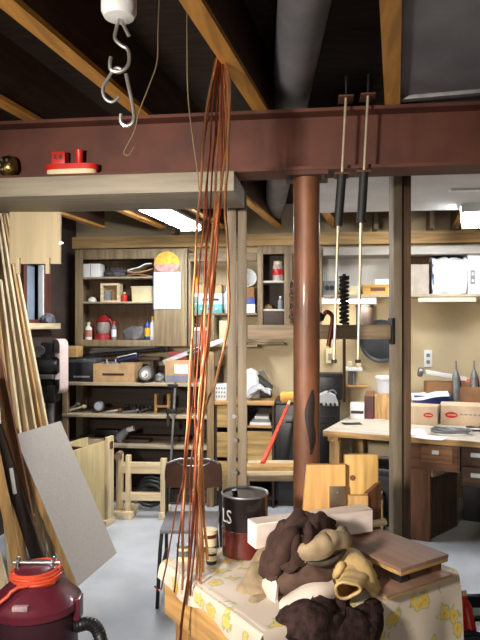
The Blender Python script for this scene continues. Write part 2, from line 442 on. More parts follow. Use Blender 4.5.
# ------------------------------------------------------------------ two hanging rods with black sleeves
M_sleeve = mat('black_rubber_sleeve', (22, 20, 20), .6, 0, .15, 12)
M_rod = mat('pale_bright_rod', (206, 190, 160), .35, .5, .08, 16)
def rod(top, mid, sl0, sl1, bot, label):
    d = 2.47
    t = thing('hanging_rod', label, 'rod', P(*bot, d))
    MB().cyl(P(*top, d), P(*mid, d), .0055, seg=10).build('threaded_end', M_iron, t)
    MB().cyl(P(*mid, d), P(*sl0, d), .0055, seg=10).build('upper_rod', M_rod, t)
    MB().cyl(P(*sl0, d), P(*sl1, d), .018, .018, seg=16).build('sleeve', M_sleeve, t)
    MB().cyl(P(*sl1, d), P(*bot, d), .0055, seg=10).build('lower_rod', M_rod, t)
    for q in (mid, sl0):
        c = P(*q, d)
        MB().box(c-Vector((.03, .02, .004)), c+Vector((.03, .07, .004)), .003).build('washer_plate', M_redsteel, t)
    MB().cyl(P(*bot, d)-Vector((0, 0, .004)), P(*bot, d)+Vector((0, 0, .01)), .011, seg=6).build('end_nut', M_iron, t)
rod((346.5, 76), (346, 97), (342, 174), (338, 226), (334, 362), 'left one of two slim rods with black sleeves hanging before beam')
rod((368.5, 74), (368, 95), (364, 172), (361, 223), (358, 362), 'right one of two slim rods with black sleeves hanging before beam')

# ------------------------------------------------------------------ press frame: two posts and a crossbar
M_chan = wood('weathered_grey_post', (128, 114, 94), 'z', var=.16)
M_chand = wood('dark_worn_post', (92, 70, 52), 'z', var=.2)
fd = 3.12
pl, pr = P(237, 0, fd), P(401, 0, fd)
fr = thing('upright_frame', 'tall worn timber frame of two posts and crossbar behind column', 'frame', W(.4, fd, 0), YAW)
M = L_(fr)
xl = (237.5-CX)/FPX*fd-.4; xr = (401-CX)/FPX*fd-.4
for x, ma, mb in ((xl, M_chan, M_chan), (xr, M_chan, M_chand)):
    MB(M).box((x-.05, -.045, 0), (x-.006, .045, 2.46), .004).build('post', ma, fr)
    MB(M).box((x+.0, -.02, 0), (x+.046, .05, 2.46), .004).build('post', mb, fr)
zc = H-(332-CY)/FPX*fd
MB(M).box((xl+.05, -.03, zc-.036), (xr-.045, .02, zc+.036), .004).build('crossbar', wood('worn_crossbar', (136, 116, 92), 'x'), fr)
for px, py in ((234, 415), (235, 438), (235.5, 470)):
    x = (px-CX)/FPX*fd-.4; z = H-(py-CY)/FPX*fd
    MB(M).cyl((x, -.02, z), (x, -.055, z), .011, seg=8).build('bolt', M_steel, fr)
MB(M).box((xr-.06, -.055, zc-.06), (xr-.045, .03, zc+.07), .003).build('bracket', M_iron, fr)
# spring and rod carried by the crossbar
sx = (344-CX)/FPX*fd-.4
z0, z1 = H-(325-CY)/FPX*fd, H-(277-CY)/FPX*fd
st = thing('press_spring', 'dark coil spring standing upright on the crossbar over rusty rod', 'spring', M @ Vector((sx, 0, zc+.036)), YAW)
sp = []
for k in range(11*14+1):
    a = 2*PI*k/14; t = k/(11*14)
    sp.append(M @ Vector((sx+.02*math.cos(a), -.005+.02*math.sin(a), zc+.042+(z1-zc-.05)*t)))
MB().tube(sp, .0075, 7).build('coil', M_black, st)
MB(M).cyl((sx, -.005, zc+.036), (sx, -.005, z1+.015), .009, seg=10).build('core_rod', M_rust, st)
MB(M).cyl((sx, -.005, z1-.008), (sx, -.005, z1+.004), .027, seg=14).build('cap', M_iron, st)
zr = H-(402-CY)/FPX*fd
MB(M).cyl((sx, -.005, zr), (sx, -.005, zc-.036), .008, seg=10).build('drop_rod', M_rust, st)
# small copper clamp hanging on the crossbar beside the column
cx_ = (327-CX)/FPX*fd-.4
cl = thing('pipe_clamp', 'small dark curled clamp hung over the crossbar beside the column', 'clamp', M @ Vector((cx_, -.045, zc-.05)), YAW)
MB(M).tube(spline([(cx_-.035, -.045, zc+.06), (cx_-.01, -.045, zc+.1), (cx_+.02, -.045, zc+.075), (cx_+.012, -.045, zc), (cx_+.0, -.045, zc-.07)], 6), .011, 10).build('jaw', mat('worn_copper_brown', (120, 66, 40), .4, .6, .2, 12), cl)
MB(M).ball((cx_-.042, -.045, zc+.075), .024, 2).build('knob', M_black, cl)
# ================================================================== BACK WALL
YU, YL = 5.62, 5.38
def span(a, b, Y): return qx(a, Y), qx(b, Y)
def hp_(n, Y): return n/FPX*(Y+.05)
M_cabw = wood('weathered_cabinet_wood', (134, 116, 88), 'z', var=.16)
M_cabi = wood('cabinet_inside', (104, 78, 52), 'z', var=.14)
M_shelf = wood('light_shelf_edge', (176, 160, 134), 'x', var=.12)

def carton(name, label, cat, x0, x1, y0, zb, h, dep, m, rz=0., group=None, open_top=False, slot=None, flap=False, lid=None, seam=True):
    w = (x1-x0)/2
    t = thing(name, label, cat, ((x0+x1)/2, y0+dep/2, zb), rz, group); M = L_(t)
    e = .006
    if open_top:
        MB(M).box((-w, -dep/2, 0), (w, dep/2, e)).box((-w, -dep/2, e), (-w+e, dep/2, h)).box((w-e, -dep/2, e), (w, dep/2, h)).box((-w+e, -dep/2, e), (w-e, -dep/2+e, h)).box((-w+e, dep/2-e, e), (w-e, dep/2, h)).build('box_body', m, t)
    else:
        MB(M).box((-w, -dep/2, 0), (w, dep/2, h), .003).build('box_body', m, t)
        if seam: MB(M).box((-w+.004, -.02, h), (w-.004, .02, h+.0015)).build('tape', M_cream, t)
    if slot: MB(M).box((-w*.55, -dep/2-.002, h*.38), (w*.5, -dep/2+.001, h*.5)).build('handle_slot', M_dkw['x'], t)
    if flap: MB(M).obox((0, -dep/2, h), (0, -dep/2-.03, h+.05), w*1.9, .004, (1, 0, 0)).build('flap', m, t)
    if lid: MB(M).box((-w-.006, -dep/2-.006, h-.02), (w+.006, dep/2+.006, h+.012), .004).build('lid', lid, t)
    return t, M, w
def bottle(label, x, y, zb, h, r, m, mc, group=None, band=None):
    t = thing('bottle', label, 'bottle', (x, y, zb), 0, group); c = (x, y, zb)
    MB().lathe([(r*.9, 0), (r, .006), (r, h*.62), (r*.8, h*.72), (r*.38, h*.8), (r*.38, h*.86), (0, h*.86)], c, 18).build('body', m, t)
    MB().lathe([(r*.46, h*.84), (r*.46, h), (0, h)], c, 14).build('cap', mc, t)
    if band: MB().lathe([(r*1.01, h*.16), (r*1.02, h*.17), (r*1.02, h*.55), (r*1.01, h*.56)], c, 18).build('paper_label', band, t)
    return t
def lump(name, label, cat, c, r, m, nz=.35, fr=2.5, sd=0., flat=True):
    return MB().ball(c, r, 3, nz, fr, sd, flat=(-r[2]*.55 if flat else None)).build(name, m, None, label, cat, origin=(c[0], c[1], c[2]-r[2]*.55))

# ---------------- upper left wall cabinet
X0, X1 = span(75, 187, YU); zt, zb = qz(130, 249, YU), qz(130, 346.5, YU)
Xo0, Xo1 = span(82.5, 154, YU)
cab = thing('wall_cabinet', 'weathered wooden wall cabinet with open shelves, calendar on its closed door', 'cabinet', ((X0+X1)/2, (YU+YW)/2, zb))
zo0, zo1 = qz(118, 340, YU), qz(118, 259, YU)
MB().box((X0, YU+.02, zb), (X0+.02, YW, zt)).box((X1-.02, YU+.02, zb), (X1, YW, zt)).box((X0+.02, YU+.02, zb), (X1-.02, YW, zo0)).box((X0+.02, YU+.02, zt-.02), (X1-.02, YW, zt)).box((Xo1+.01, YU+.02, zo0), (Xo1+.03, YW-.012, zt-.02)).build('carcass', M_cabw, cab)
MB().box((X0+.02, YW-.012, zo0), (X1-.02, YW, zt-.02)).build('back_board', M_cabi, cab)
MB().box((X0, YU, zb), (Xo0, YU+.02, zt), .003).box((Xo0, YU, zo1), (Xo1, YU+.02, zt), .003).box((Xo0, YU, zb), (Xo1, YU+.02, zo0), .003).build('face_frame', M_cabw, cab)
MB().box((Xo1, YU, zb+.005), (X1, YU+.02, zt-.005), .003).box((X1-.06, YU-.012, zb+.005), (X1-.02, YU, zt-.005), .003).build('door', wood('cabinet_door_board', (140, 122, 92), 'z', var=.14), cab)
zs1, zs2 = qz(118, 276.5, YU), qz(118, 301.5, YU)
for z in (zs1, zs2):
    MB().box((X0+.02, YU+.025, z-.016), (Xo1+.01, YW-.012, z), .002).build('shelf', M_shelf, cab)
# calendar on the door
a, b = Q(154, 309, YU-.002), Q(181, 272, YU-.002)
cal = thing('wall_calendar', 'white calendar page under a round yellow and pink picture on cabinet door', 'calendar', ((a.x+b.x)/2, YU-.004, a.z))
MB().box((a.x, YU-.008, a.z), (b.x, YU-.003, b.z)).build('page', M_paper, cal)
MB().box((a.x-.008, YU-.0075, a.z-.006), (a.x+.002, YU-.0025, b.z)).build('blue_edge', M_blue, cal)
cc = Q(167, 264.5, YU); R_ = (qx(180, YU)-qx(154.5, YU))/2
mp = MB(); mp.prism([(cc.x+R_*math.cos(PI*k/20), YU-.007, cc.z+R_*math.sin(PI*k/20)) for k in range(21)], (0, .004, 0)); mp.build('picture', mat('yellow_picture', (236, 200, 70), .6, 0, .1, 30, col2=(226, 150, 60)), cal)
mp = MB(); mp.prism([(cc.x+R_*math.cos(-PI*k/20), YU-.0105, cc.z+R_*math.sin(-PI*k/20)*.62) for k in range(21)], (0, .004, 0)); mp.build('picture_base', mat('pink_picture', (226, 120, 120), .6, 0, .1, 40, col2=(238, 170, 160)), cal)
# things in that cabinet, top shelf
YI = 5.68
x0, x1 = span(82.8, 100, YI)
t, M, w = carton('white_carton', 'white two-panel carton at left of the cabinet top shelf', 'box', x0+.004, x1, YI, zs1, hp_(14, YI), .14, M_white, seam=False)
MB(M).box((-.012, -.0715, .004), (-.006, -.069, hp_(14, YI)-.004)).build('fold_line', M_grey, t)
x0, x1 = span(102, 124, YI)
lump('rag_bundle', 'dark grey rag bundle in the middle of the cabinet top shelf', 'cloth', ((x0+x1)/2, YI+.1, zs1+.035), ((x1-x0)/2, .07, .06), mat('dark_grey_cloth', (78, 74, 78), .9, 0, .2, 10), sd=3)
x0, x1 = span(126, 153, YI)
for k in range(3):
    MB().sheet([[Vector((x0+(x1-x0)*u, YI+.02+.16*v, zs1+.006+.03*k+.05*u*(k+.4)/2.4+.012*math.sin(u*5+k*2))) for v in (0, .5, 1)] for u in (.02*k, .35, .7, 1-.04*k)], 5, .012, .006, 14, k).build('loose_papers', (M_cardd, M_card, M_paper)[k], None, ('brown bent paper sheet lowest in the stack on cabinet top shelf', 'tan curled paper sheet in the middle of the top shelf stack', 'white curled paper sheet crowning the stack on cabinet top shelf')[k], 'paper')
# middle shelf
x0, x1 = span(100.5, 119, YI)
fb = thing('wooden_frame_box', 'cream open-fronted wooden box standing on the cabinet middle shelf', 'box', ((x0+x1)/2, YI+.06, zs2)); hh = hp_(19, YI); e = .02
MB().box((x0, YI, zs2), (x0+e, YI+.12, zs2+hh)).box((x1-e, YI, zs2), (x1, YI+.12, zs2+hh)).box((x0+e, YI, zs2), (x1-e, YI+.12, zs2+e*.6)).box((x0+e, YI, zs2+hh-e), (x1-e, YI+.12, zs2+hh)).build('frame', M_pale['x'], fb)
MB().box((x0+e, YI+.1, zs2+e*.6), (x1-e, YI+.12, zs2+hh-e)).build('back_panel', M_card, fb)
MB().box((x0+.03, YI+.03, zs2+e*.6), (x0+.085, YI+.09, zs2+hh*.62), .004).build('inner_block', M_grey, fb)
x0, x1 = span(120, 126, YI); bottle('small red pot with cream cap on the cabinet middle shelf', (x0+x1)/2, YI+.05, zs2, hp_(10, YI), .026, M_red, M_cream)
x0, x1 = span(131.5, 153.5, YI)
bk = thing('plastic_basket', 'cream plastic tub with rim on the cabinet middle shelf', 'tub', ((x0+x1)/2, YI+.08, zs2)); w = (x1-x0)/2; hh = hp_(15, YI); M = L_(bk)
MB(M).box((-w*.93, -.07, 0), (w*.93, .08, .008)).obox((0, -.072, 0), (0, -.082, hh), 2*w*.96, .006).obox((0, .08, 0), (0, .088, hh), 2*w*.96, .006).obox((-w*.93, 0, 0), (-w, 0, hh), .15, .006, (0, 1, 0)).obox((w*.93, 0, 0), (w, 0, hh), .15, .006, (0, 1, 0)).build('tub_body', M_cream, bk)
MB(M).tube([(-w, -.084, hh), (w, -.084, hh), (w, .09, hh), (-w, .09, hh)], .007, 8, closed=True).build('rim', M_cream, bk)
x0, x1 = span(86, 95, YI); lump('putty_lump', 'small white lump of putty on the cabinet middle shelf, left end', 'putty', ((x0+x1)/2, YI+.05, zs2+.018), (.04, .03, .032), M_white, .2)
# bottom shelf
zf_ = zo0
x0, x1 = span(83, 91, YI); bottle('white bottle at the left end of the cabinet bottom shelf', (x0+x1)/2, YI+.04, zf_, hp_(18, YI), .034, M_white, M_cream, band=mat('faded_red_print', (170, 110, 90), .7))
x0, x1 = span(91, 109, YI)
M_lred = mat('deep_red_enamel', (150, 36, 42), .35, 0, .1, 6)
ln = thing('red_lantern', 'red camping lantern with clear globe on the cabinet bottom shelf', 'lantern', ((x0+x1)/2, YI+.1, zf_)); c = ((x0+x1)/2, YI+.1, zf_); rr = (x1-x0)/2
MB().lathe([(rr, 0), (rr, .05), (rr*.8, .06), (0, .06)], c, 22).build('tank', M_lred, ln)
MB().lathe([(rr*.62, .06), (rr*.78, .11), (rr*.62, .17)], c, 22).build('globe', mat('cloudy_glass', (150, 140, 134), .25, 0, .08, 10), ln)
MB().lathe([(rr*.7, .17), (rr*.8, .185), (rr*.5, .22), (rr*.2, .235), (0, .235)], c, 22).build('hood', M_lred, ln)
for s in (-1, 1): MB().tube(spline([(c[0]+s*rr*.95, c[1], zf_+.04), (c[0]+s*rr*.98, c[1], zf_+.13), (c[0]+s*rr*.7, c[1], zf_+.2)], 5), .007, 8).build('side_tube', M_lred, ln)
x0, x1 = span(110, 115, YI); bottle('slim dark bottle beside the red lantern', (x0+x1)/2, YI+.04, zf_, hp_(19, YI), .024, M_grey, M_red, band=M_paper)
x0, x1 = span(121, 143, YI); lump('rag_heap', 'grey heap of rags on the cabinet bottom shelf', 'cloth', ((x0+x1)/2, YI+.1, zf_+.05), ((x1-x0)/2, .08, .085), mat('slate_cloth', (104, 102, 104), .9, 0, .25, 9), .45, 2.2, 8)
x0, x1 = span(144, 149, YI); bottle('dark blue bottle with yellow band, right on the bottom shelf', (x0+x1)/2, YI+.03, zf_, hp_(22, YI), .026, M_blue, M_black, band=M_yel)
x0, x1 = span(149, 154.5, YI); bottle('white bottle squeezed beside dark blue bottle on bottom shelf', (x0+x1)/2, YI+.03, zf_, hp_(24, YI), .024, M_white, M_yel, band=M_paper)

# ---------------- open shelving in the middle
X2, X3 = span(188, 257, YU)
os_ = thing('open_shelf_unit', 'weathered open wall shelf unit behind the copper wires', 'shelf', ((X2+X3)/2, (YU+YW)/2, zb))
zsm = qz(220, 313, YU); zrt, zrb = qz(220, 253, YU), qz(220, 261, YU)
MB().box((X2+.004, YU+.02, zsm-.02), (X3-.004, YW-.012, zsm), .002).build('shelf', M_grim['x'], os_)
MB().box((X2+.004, YU+.02, zb), (X3-.004, YW-.012, zb+.02), .002).build('shelf', M_grim['x'], os_)
MB().box((X2+.004, YU, zrb), (X3-.004, YU+.02, zrt), .003).build('top_rail', M_grim['x'], os_)
MB().box((X2+.004, YU, zb), (X2+.024, YW-.012, zrb), .002).build('side_board', M_cabw, os_)
xm = qx(212, YU); MB().box((xm-.02, YU+.01, zb+.02), (xm+.02, YU+.05, zsm-.02), .002).build('divider', M_cabw, os_)
xm = qx(236, YU); MB().box((xm-.03, YU+.01, zb), (xm+.03, YU+.05, zrb), .002).build('divider', M_cabw, os_)
# radio, carton, cup, bag
x0, x1 = span(189, 222, YI); hh = hp_(20, YI)
rd = thing('bench_meter', 'white and teal electronic meter box on the open shelf', 'meter', ((x0+x1)/2, YI+.08, zsm)); w = (x1-x0)/2; M = L_(rd)
MB(M).box((-w, -.07, 0), (w, .1, hh*.45), .004).build('lower_case', M_teal, rd)
MB(M).box((-w, -.07, hh*.45), (w, .1, hh), .004).build('upper_case', mat('pale_blue_white', (214, 230, 232), .4, 0, .04, 6), rd)
MB(M).box((-w*.85, -.073, hh*.5), (-w*.45, -.069, hh*.82)).build('screen', M_teal, rd)
MB(M).box((w*.3, -.073, hh*.62), (w*.8, -.069, hh*.74)).box((-w*.2, -.073, hh*.62), (w*.15, -.069, hh*.74)).build('button_row', M_black, rd)
for k in range(4): MB(M).cyl((-w*.7+k*w*.45, -.07, hh*.22), (-w*.7+k*w*.45, -.082, hh*.22), .01, seg=12).build('knob', M_white if k % 2 else M_black, rd)
x0, x1 = span(191, 221, YI)
carton('tan_carton', 'small tan cardboard box lying on the teal meter', 'box', x0, x1, YI+.03, zsm+hh, hp_(9, YI), .12, M_card)
x0, x1 = span(188, 196, YI); zq = zsm+hh+hp_(9, YI)+.0015
cpn = thing('yellow_cup', 'little yellow cup standing on the tan cardboard box', 'cup', (x0+.05, YI+.08, zq))
MB().lathe([(.026, 0), (.034, .066), (.03, .066), (.023, .006), (0, .006)], (x0+.05, YI+.08, zq), 18).build('cup_body', M_yel, cpn)
MB().tube(spline([(x0+.08, YI+.06, zq+.055), (x0+.105, YI+.06, zq+.04), (x0+.08, YI+.06, zq+.014)], 5), .005, 6).build('handle', M_yel, cpn)
x0, x1 = span(222, 232, YI)
MB().ball(((x0+x1)/2+.02, YI+.1, zsm+.1), (.075, .07, .15), 3, .35, 2.6, 5, flat=-.1).build('plastic_bag', mat('translucent_white_bag', (206, 206, 204), .35, 0, .08, 9), None, 'crumpled white plastic bag beside the teal meter', 'bag')
x0, x1 = span(241, 255, YI); 
t, M, w = carton('blue_white_carton', 'white carton with dark blue top right of the grey post', 'box', x0, x1, YI, zsm, hp_(9, YI), .13, M_white, seam=False)
MB(M).box((-w-.002, -.067, hp_(9, YI)), (w+.002, .067, hp_(15, YI)), .005).build('blue_top', M_blue, t)
z = zsm+hp_(15, YI)
carton('brown_carton', 'brown carton stacked between blue-topped carton and white bowl', 'box', x0, x1-.01, YI+.02, z, hp_(11, YI), .12, M_cardd)
z += hp_(11, YI)+.0015
bw = thing('white_bowl', 'white bowl tipped on its side above the brown carton', 'bowl', ((x0+x1)/2-.02, YI+.08, z)); c = ((x0+x1)/2-.02, YI+.1, z+.088)
MB().lathe([(.025, -.06), (.06, -.045), (.085, -.005), (.09, .02), (.082, .02), (.055, -.035), (0, -.045)], c, 26, axis=(.25, -.9, .25)).build('shell', M_white, bw)
# something on the lower open shelf
x0, x1 = span(190, 206, YI)
carton('grey_case', 'low grey plastic case on the lower open shelf', 'case', x0, x1, YI, zb+.02, hp_(16, YI), .16, M_grey, lid=M_white, seam=False)
x0, x1 = span(216, 230, YI)
carton('cream_case', 'upright cream folder box on the lower open shelf', 'box', x0+.03, x1, YI, zb+.02, hp_(24, YI), .16, M_cream)

# ---------------- narrow cabinet B
X4, X5 = span(257.5, 322, YU); zbt, zbb = qz(275, 246, YU), qz(275, 331, YU)
cb = thing('narrow_cabinet', 'grey brown wooden cabinet with open front left of the steel column', 'cabinet', ((X4+X5)/2, (YU+YW)/2, zbb))
xo0, xo1, xs1 = qx(263, YU), qx(284, YU), qx(293, YU)
MB().box((X4, YU+.02, zbb), (X4+.02, YW, zbt)).box((X5-.02, YU+.02, zbb), (X5, YW, zbt)).box((X4+.02, YU+.02, zbb), (X5-.02, YW, zbb+.02)).box((X4+.02, YU+.02, zbt-.02), (X5-.02, YW, zbt)).build('carcass', M_grim['z'], cb)
MB().box((X4+.02, YW-.012, zbb+.02), (X5-.02, YW, zbt-.02)).build('back_board', M_dkw['z'], cb)
zo = qz(275, 254, YU)
MB().box((X4, YU, zbb), (xo0, YU+.02, zbt), .003).box((xo0, YU, zo), (X5, YU+.02, zbt), .003).box((xo1, YU, zbb), (xs1-.005, YU+.02, zo), .003).build('face_frame', M_grim['z'], cb)
zc1, zc2, zc3 = qz(275, 280.5, YU), qz(275, 309, YU), qz(275, 313, YU)
for z in (zc1, zc2): MB().box((X4+.02, YU+.015, z-.018), (X5-.02, YW-.012, z), .002).build('shelf', mat('pale_painted_shelf', (196, 190, 176), .6, 0, .06, 6), cb)
MB().box((xo0+.004, YU+.005, zbb+.024), (xo1-.004, YU+.02, zc2-.022), .003).build('drawer_front', M_dkw['x'], cb)
x0, x1 = span(272, 283, YI); xm = (x0+x1)/2
jr = thing('glass_jar', 'red and white labelled jar on the narrow cabinet upper shelf', 'jar', (xm, YI+.05, zc1)); c = (xm, YI+.05, zc1); hh = hp_(20, YI)
MB().lathe([(.044, 0), (.048, .01), (.048, hh*.75), (.036, hh*.85), (0, hh*.85)], c, 20).build('jar_body', mat('clouded_jar', (176, 170, 164), .2, 0, .06, 8), jr)
MB().lathe([(.0485, hh*.3), (.0492, hh*.31), (.0492, hh*.6), (.0485, hh*.61)], c, 20).build('paper_label', M_red, jr)
MB().lathe([(.04, hh*.83), (.04, hh), (0, hh)], c, 20).build('lid', M_cream, jr)
x0, x1 = span(277, 283, YI); bottle('slim grey bottle on the narrow cabinet middle shelf', (x0+x1)/2, YI+.04, zc2, hp_(13, YI), .022, M_grey, M_white)
x0, x1 = span(264, 272, YI); lump('putty_ball', 'tan lump of putty on the narrow cabinet middle shelf', 'putty', ((x0+x1)/2, YI+.05, zc2+.016), (.035, .03, .03), M_card, .2)
# chain hanging in front of the right bay
ct, cbm = Q(291.5, 283, YU-.03), Q(291, 322, YU-.03)
chn = thing('hanging_chain', 'heavy dark chain hanging on the narrow cabinet stile', 'chain', cbm)
n = 11
for k in range(n):
    c = ct+(cbm-ct)*((k+.5)/n); hl = (ct.z-cbm.z)/n*.72; s_ = .016
    pts = []
    for q in range(16):
        a = 2*PI*q/16; u, v = s_*math.cos(a), hl*math.sin(a)
        pts.append(c+(Vector((u, 0, v)) if k % 2 else Vector((u*.5, u*.85, v))))
    MB().tube(pts, .006, 6, closed=True).build('link', M_rust if k % 3 else M_iron, chn)
MB().cyl(ct+Vector((0, .03, .012)), ct+Vector((0, -.012, .012)), .006, seg=8).build('hook_pin', M_iron, chn)
# small white bracket shelf under it
a = Q(247, 344, YW); b = Q(285, 340, YW)
MB().box((a.x, 5.78, a.z), (b.x, YW, a.z+.02), .003).build('bracket_shelf', M_grim['x'], None, 'short bare shelf fixed to cream wall under the narrow cabinet', 'shelf')

# ---------------- long shelf right of the column
X6, X7 = qx(323, YU), XR-.02
zl = qz(430, 294, YU)
zt1, zt0 = qz(430, 246, YU), qz(430, 254, YU)
lg = thing('long_wall_shelf', 'long wall shelf with pale top board right of the steel column', 'shelf', ((X6+X7)/2, (YU+YW)/2, zl-.02))
MB().box((X6, YU, zl-.024), (X7, YW-.015, zl), .002).build('shelf_board', M_shelf, lg)
MB().box((X6, YU, zt0), (X7, YW-.015, zt1), .003).build('top_board', wood('pale_grey_board_wood', (176, 170, 160), 'x', var=.08), lg)
xb = qx(396, YU)
MB().box((X6, YW-.015, zl), (xb, YW-.001, zt0)).build('white_back_panel', mat('off_white_panel', (216, 212, 204), .7, 0, .05, 5), lg)
MB().box((xb, YW-.015, zl), (X7, YW-.001, zt0)).build('brown_back_panel', wood('brown_panel', (104, 74, 50), 'z'), lg)
for px in (397, 500): x = qx(px, YU); MB().box((x-.012, YU+.01, zl), (x+.012, YW-.015, zt0)).build('upright', M_grim['z'], lg)
x0, x1 = span(418, 476, YU); MB().box((x0, YU-.012, qz(447, 302, YU)), (x1, YU+.006, qz(447, 297.5, YU)), .003).build('fascia_strip', mat('pale_strip', (206, 198, 178), .6, 0, .05, 6), lg)
# things on it
x0, x1 = span(323, 336, YI)
gb = thing('control_box', 'small grey control box with two dark dials beside the column', 'control box', ((x0+x1)/2, YI+.06, zl)); w = (x1-x0)/2; hh = hp_(14, YI); M = L_(gb)
MB(M).box((-w, -.05, 0), (w, .06, hh), .006).build('case', M_grey, gb)
for s in (-.4, .4): MB(M).cyl((w*s, -.05, hh*.5), (w*s, -.064, hh*.5), .022, seg=16).build('dial', M_black, gb)
x0, x1 = span(363, 393, YI); hh = hp_(10, YI)
wb = thing('cigar_box', 'shallow yellow wooden tray box on the long shelf', 'box', ((x0+x1)/2, YI+.08, zl)); w = (x1-x0)/2; M = L_(wb)
Mx = wood('yellow_box_wood', (206, 158, 76), 'x')
MB(M).box((-w, -.08, 0), (w, .08, .008)).box((-w, -.08, .008), (w, -.072, hh)).box((-w, .072, .008), (w, .08, hh)).box((-w, -.072, .008), (-w+.008, .072, hh)).box((w-.008, -.072, .008), (w, .072, hh)).build('tray', Mx, wb)
MB(M).box((-w*.5, -.084, hh*.35), (w*.5, -.079, hh*.7)).build('front_plate', M_brn['x'], wb)
x0, x1 = span(375, 391, YI)
MB().box((x0, YI+.03, zl+hh), (x1, YI+.13, zl+hh+.05), .004).build('paper_pad', M_paper, None, 'white paper pad lying across the yellow wooden tray box', 'pad')
x0, x1 = span(341, 361, YI); carton('white_flat_box', 'pale flat box lying left of the yellow wooden tray', 'box', x0, x1, YI+.04, zl, hp_(9, YI), .14, M_cream)
x0, x1 = span(409, 429, YI); hh = hp_(29, YI)
carton('grey_cardboard_box', 'plain grey tan cardboard box at left end of right-hand shelf bay', 'box', x0, x1, YI, zl, hh, .18, mat('grey_card', (176, 164, 150), .85, 0, .06, 10))
x0, x1 = span(433, 467, YI); hh = hp_(36, YI)
bg = thing('bagged_box', 'white box wrapped in a wrinkled plastic bag on the long shelf', 'box', ((x0+x1)/2, YI+.1, zl)); w = (x1-x0)/2; M = L_(bg)
MB(M).box((-w*.96, -.085, 0), (w*.96, .1, hh*.86), .006).build('inner_box', M_white, bg)
mbag = MB(M)
mbag.sheet([[Vector((u*w, v, z)) for (v, z) in ((-.1, .01), (-.1, hh*.5), (-.09, hh*.9), (0, hh*.97), (.1, hh*.86))] for u in (-1.03, -.6, -.2, .2, .6, 1.0)], 5, .003, .03, 16, 2)
mbag.build('plastic_wrap', mat('wrinkled_white_plastic', (228, 230, 232), .3, 0, .04, 8), bg)
MB(M).box((-w*1.02, -.1, .01), (-w*.94, -.07, hh*.8)).build('blue_edge', M_blue, bg)
x0, x1 = span(468, 492, YI); hh = hp_(38, YI)
wbx = thing('switch_box', 'tall white box with a grey double switch plate on long shelf', 'box', ((x0+x1)/2, YI+.1, zl)); w = (x1-x0)/2; M = L_(wbx)
MB(M).box((-w, -.1, 0), (w, .1, hh), .006).build('case', M_white, wbx)
MB(M).box((-w*.8, -.104, hh*.25), (-w*.42, -.099, hh*.6), .002).build('switch_plate', M_grey, wbx)
for s in (.33, .5): MB(M).box((-w*.7, -.11, hh*s-.012), (-w*.52, -.103, hh*s+.014), .002).build('switch', M_white, wbx)

# under-shelf lamp
x0, x1 = span(322, 376, YU)
ul = thing('under_shelf_lamp', 'glowing white strip lamp under the long shelf beside the column', 'lamp', ((x0+x1)/2, YU+.03, zl-.10))
zt_ = zl-.024
MB().box((x0, YU+.015, zt_-.02), (x1, YU+.075, zt_), .003).build('housing', M_white, ul)
MB().cyl((x0+.01, YU+.045, zt_-.037), (x1-.01, YU+.045, zt_-.037), .017, seg=14).build('lamp_tube', emit('strip_lamp_glow', (255, 250, 235), 9.), ul)
for x in (x0, x1): MB().box((x-.006, YU+.02, zt_-.06), (x+.006, YU+.07, zt_), .002).build('end_cap', M_white, ul)
# brown canister, dome, ring on a lower wall shelf (top hidden by the crossbar)
Yw2 = 5.72; zw = qz(370, 328, Yw2)
x0, x1 = span(350, 377, Yw2)
MB().box((x0, Yw2-.02, zw-.02), (x1, YW, zw), .003).build('small_wall_shelf', M_grim['x'], None, 'low wall shelf holding the brown canister behind the crossbar', 'shelf')
x0, x1 = span(356.5, 374.5, Yw2); c = ((x0+x1)/2, Yw2+.085, zw); hh = hp_(23, Yw2); rr = (x1-x0)/2
cn = thing('brown_canister', 'dark brown round canister under the strip lamp', 'canister', c)
MB().lathe([(rr, 0), (rr, hh*.92), (rr*.96, hh*.94), (0, hh*.94)], c, 28).build('body', wood('dark_brown_fibre', (52, 36, 26), 'z'), cn)
MB().lathe([(rr*1.03, hh*.88), (rr*1.03, hh), (0, hh)], c, 28).build('lid', M_black, cn)
# big dark dish hanging on the wall
c = Q(381, 341, YW-.05); rr = .2
pn = thing('hanging_pan', 'large round blue grey pan hanging on cream wall behind crossbar', 'pan', (c.x, c.y, c.z-rr))
Mpan = mat('blue_grey_enamel', (44, 46, 50), .45, .1, .12, 9)
MB().lathe([(rr, -.035), (rr*.98, -.045), (rr*.86, -.04), (rr*.7, -.01), (rr*.4, .0), (0, .0), ], c, 40, axis=(0, 1, 0)).build('dish', Mpan, pn)
MB().lathe([(rr*.55, -.005), (rr*.6, -.012), (rr*.65, -.006)], c, 40, axis=(0, 1, 0)).build('ring', M_grey, pn)
hq = c+Vector((-rr-.0, -.02, .06))
MB().tube([c+Vector((-rr*.9, -.03, .05)), c+Vector((-rr*1.4, -.03, .075))], .017, 10).build('handle', M_black, pn)
MB().cyl(c+Vector((0, 0, rr*.75)), c+Vector((0, .05, rr*.75)), .006, seg=8).build('wall_peg', M_steel, pn)
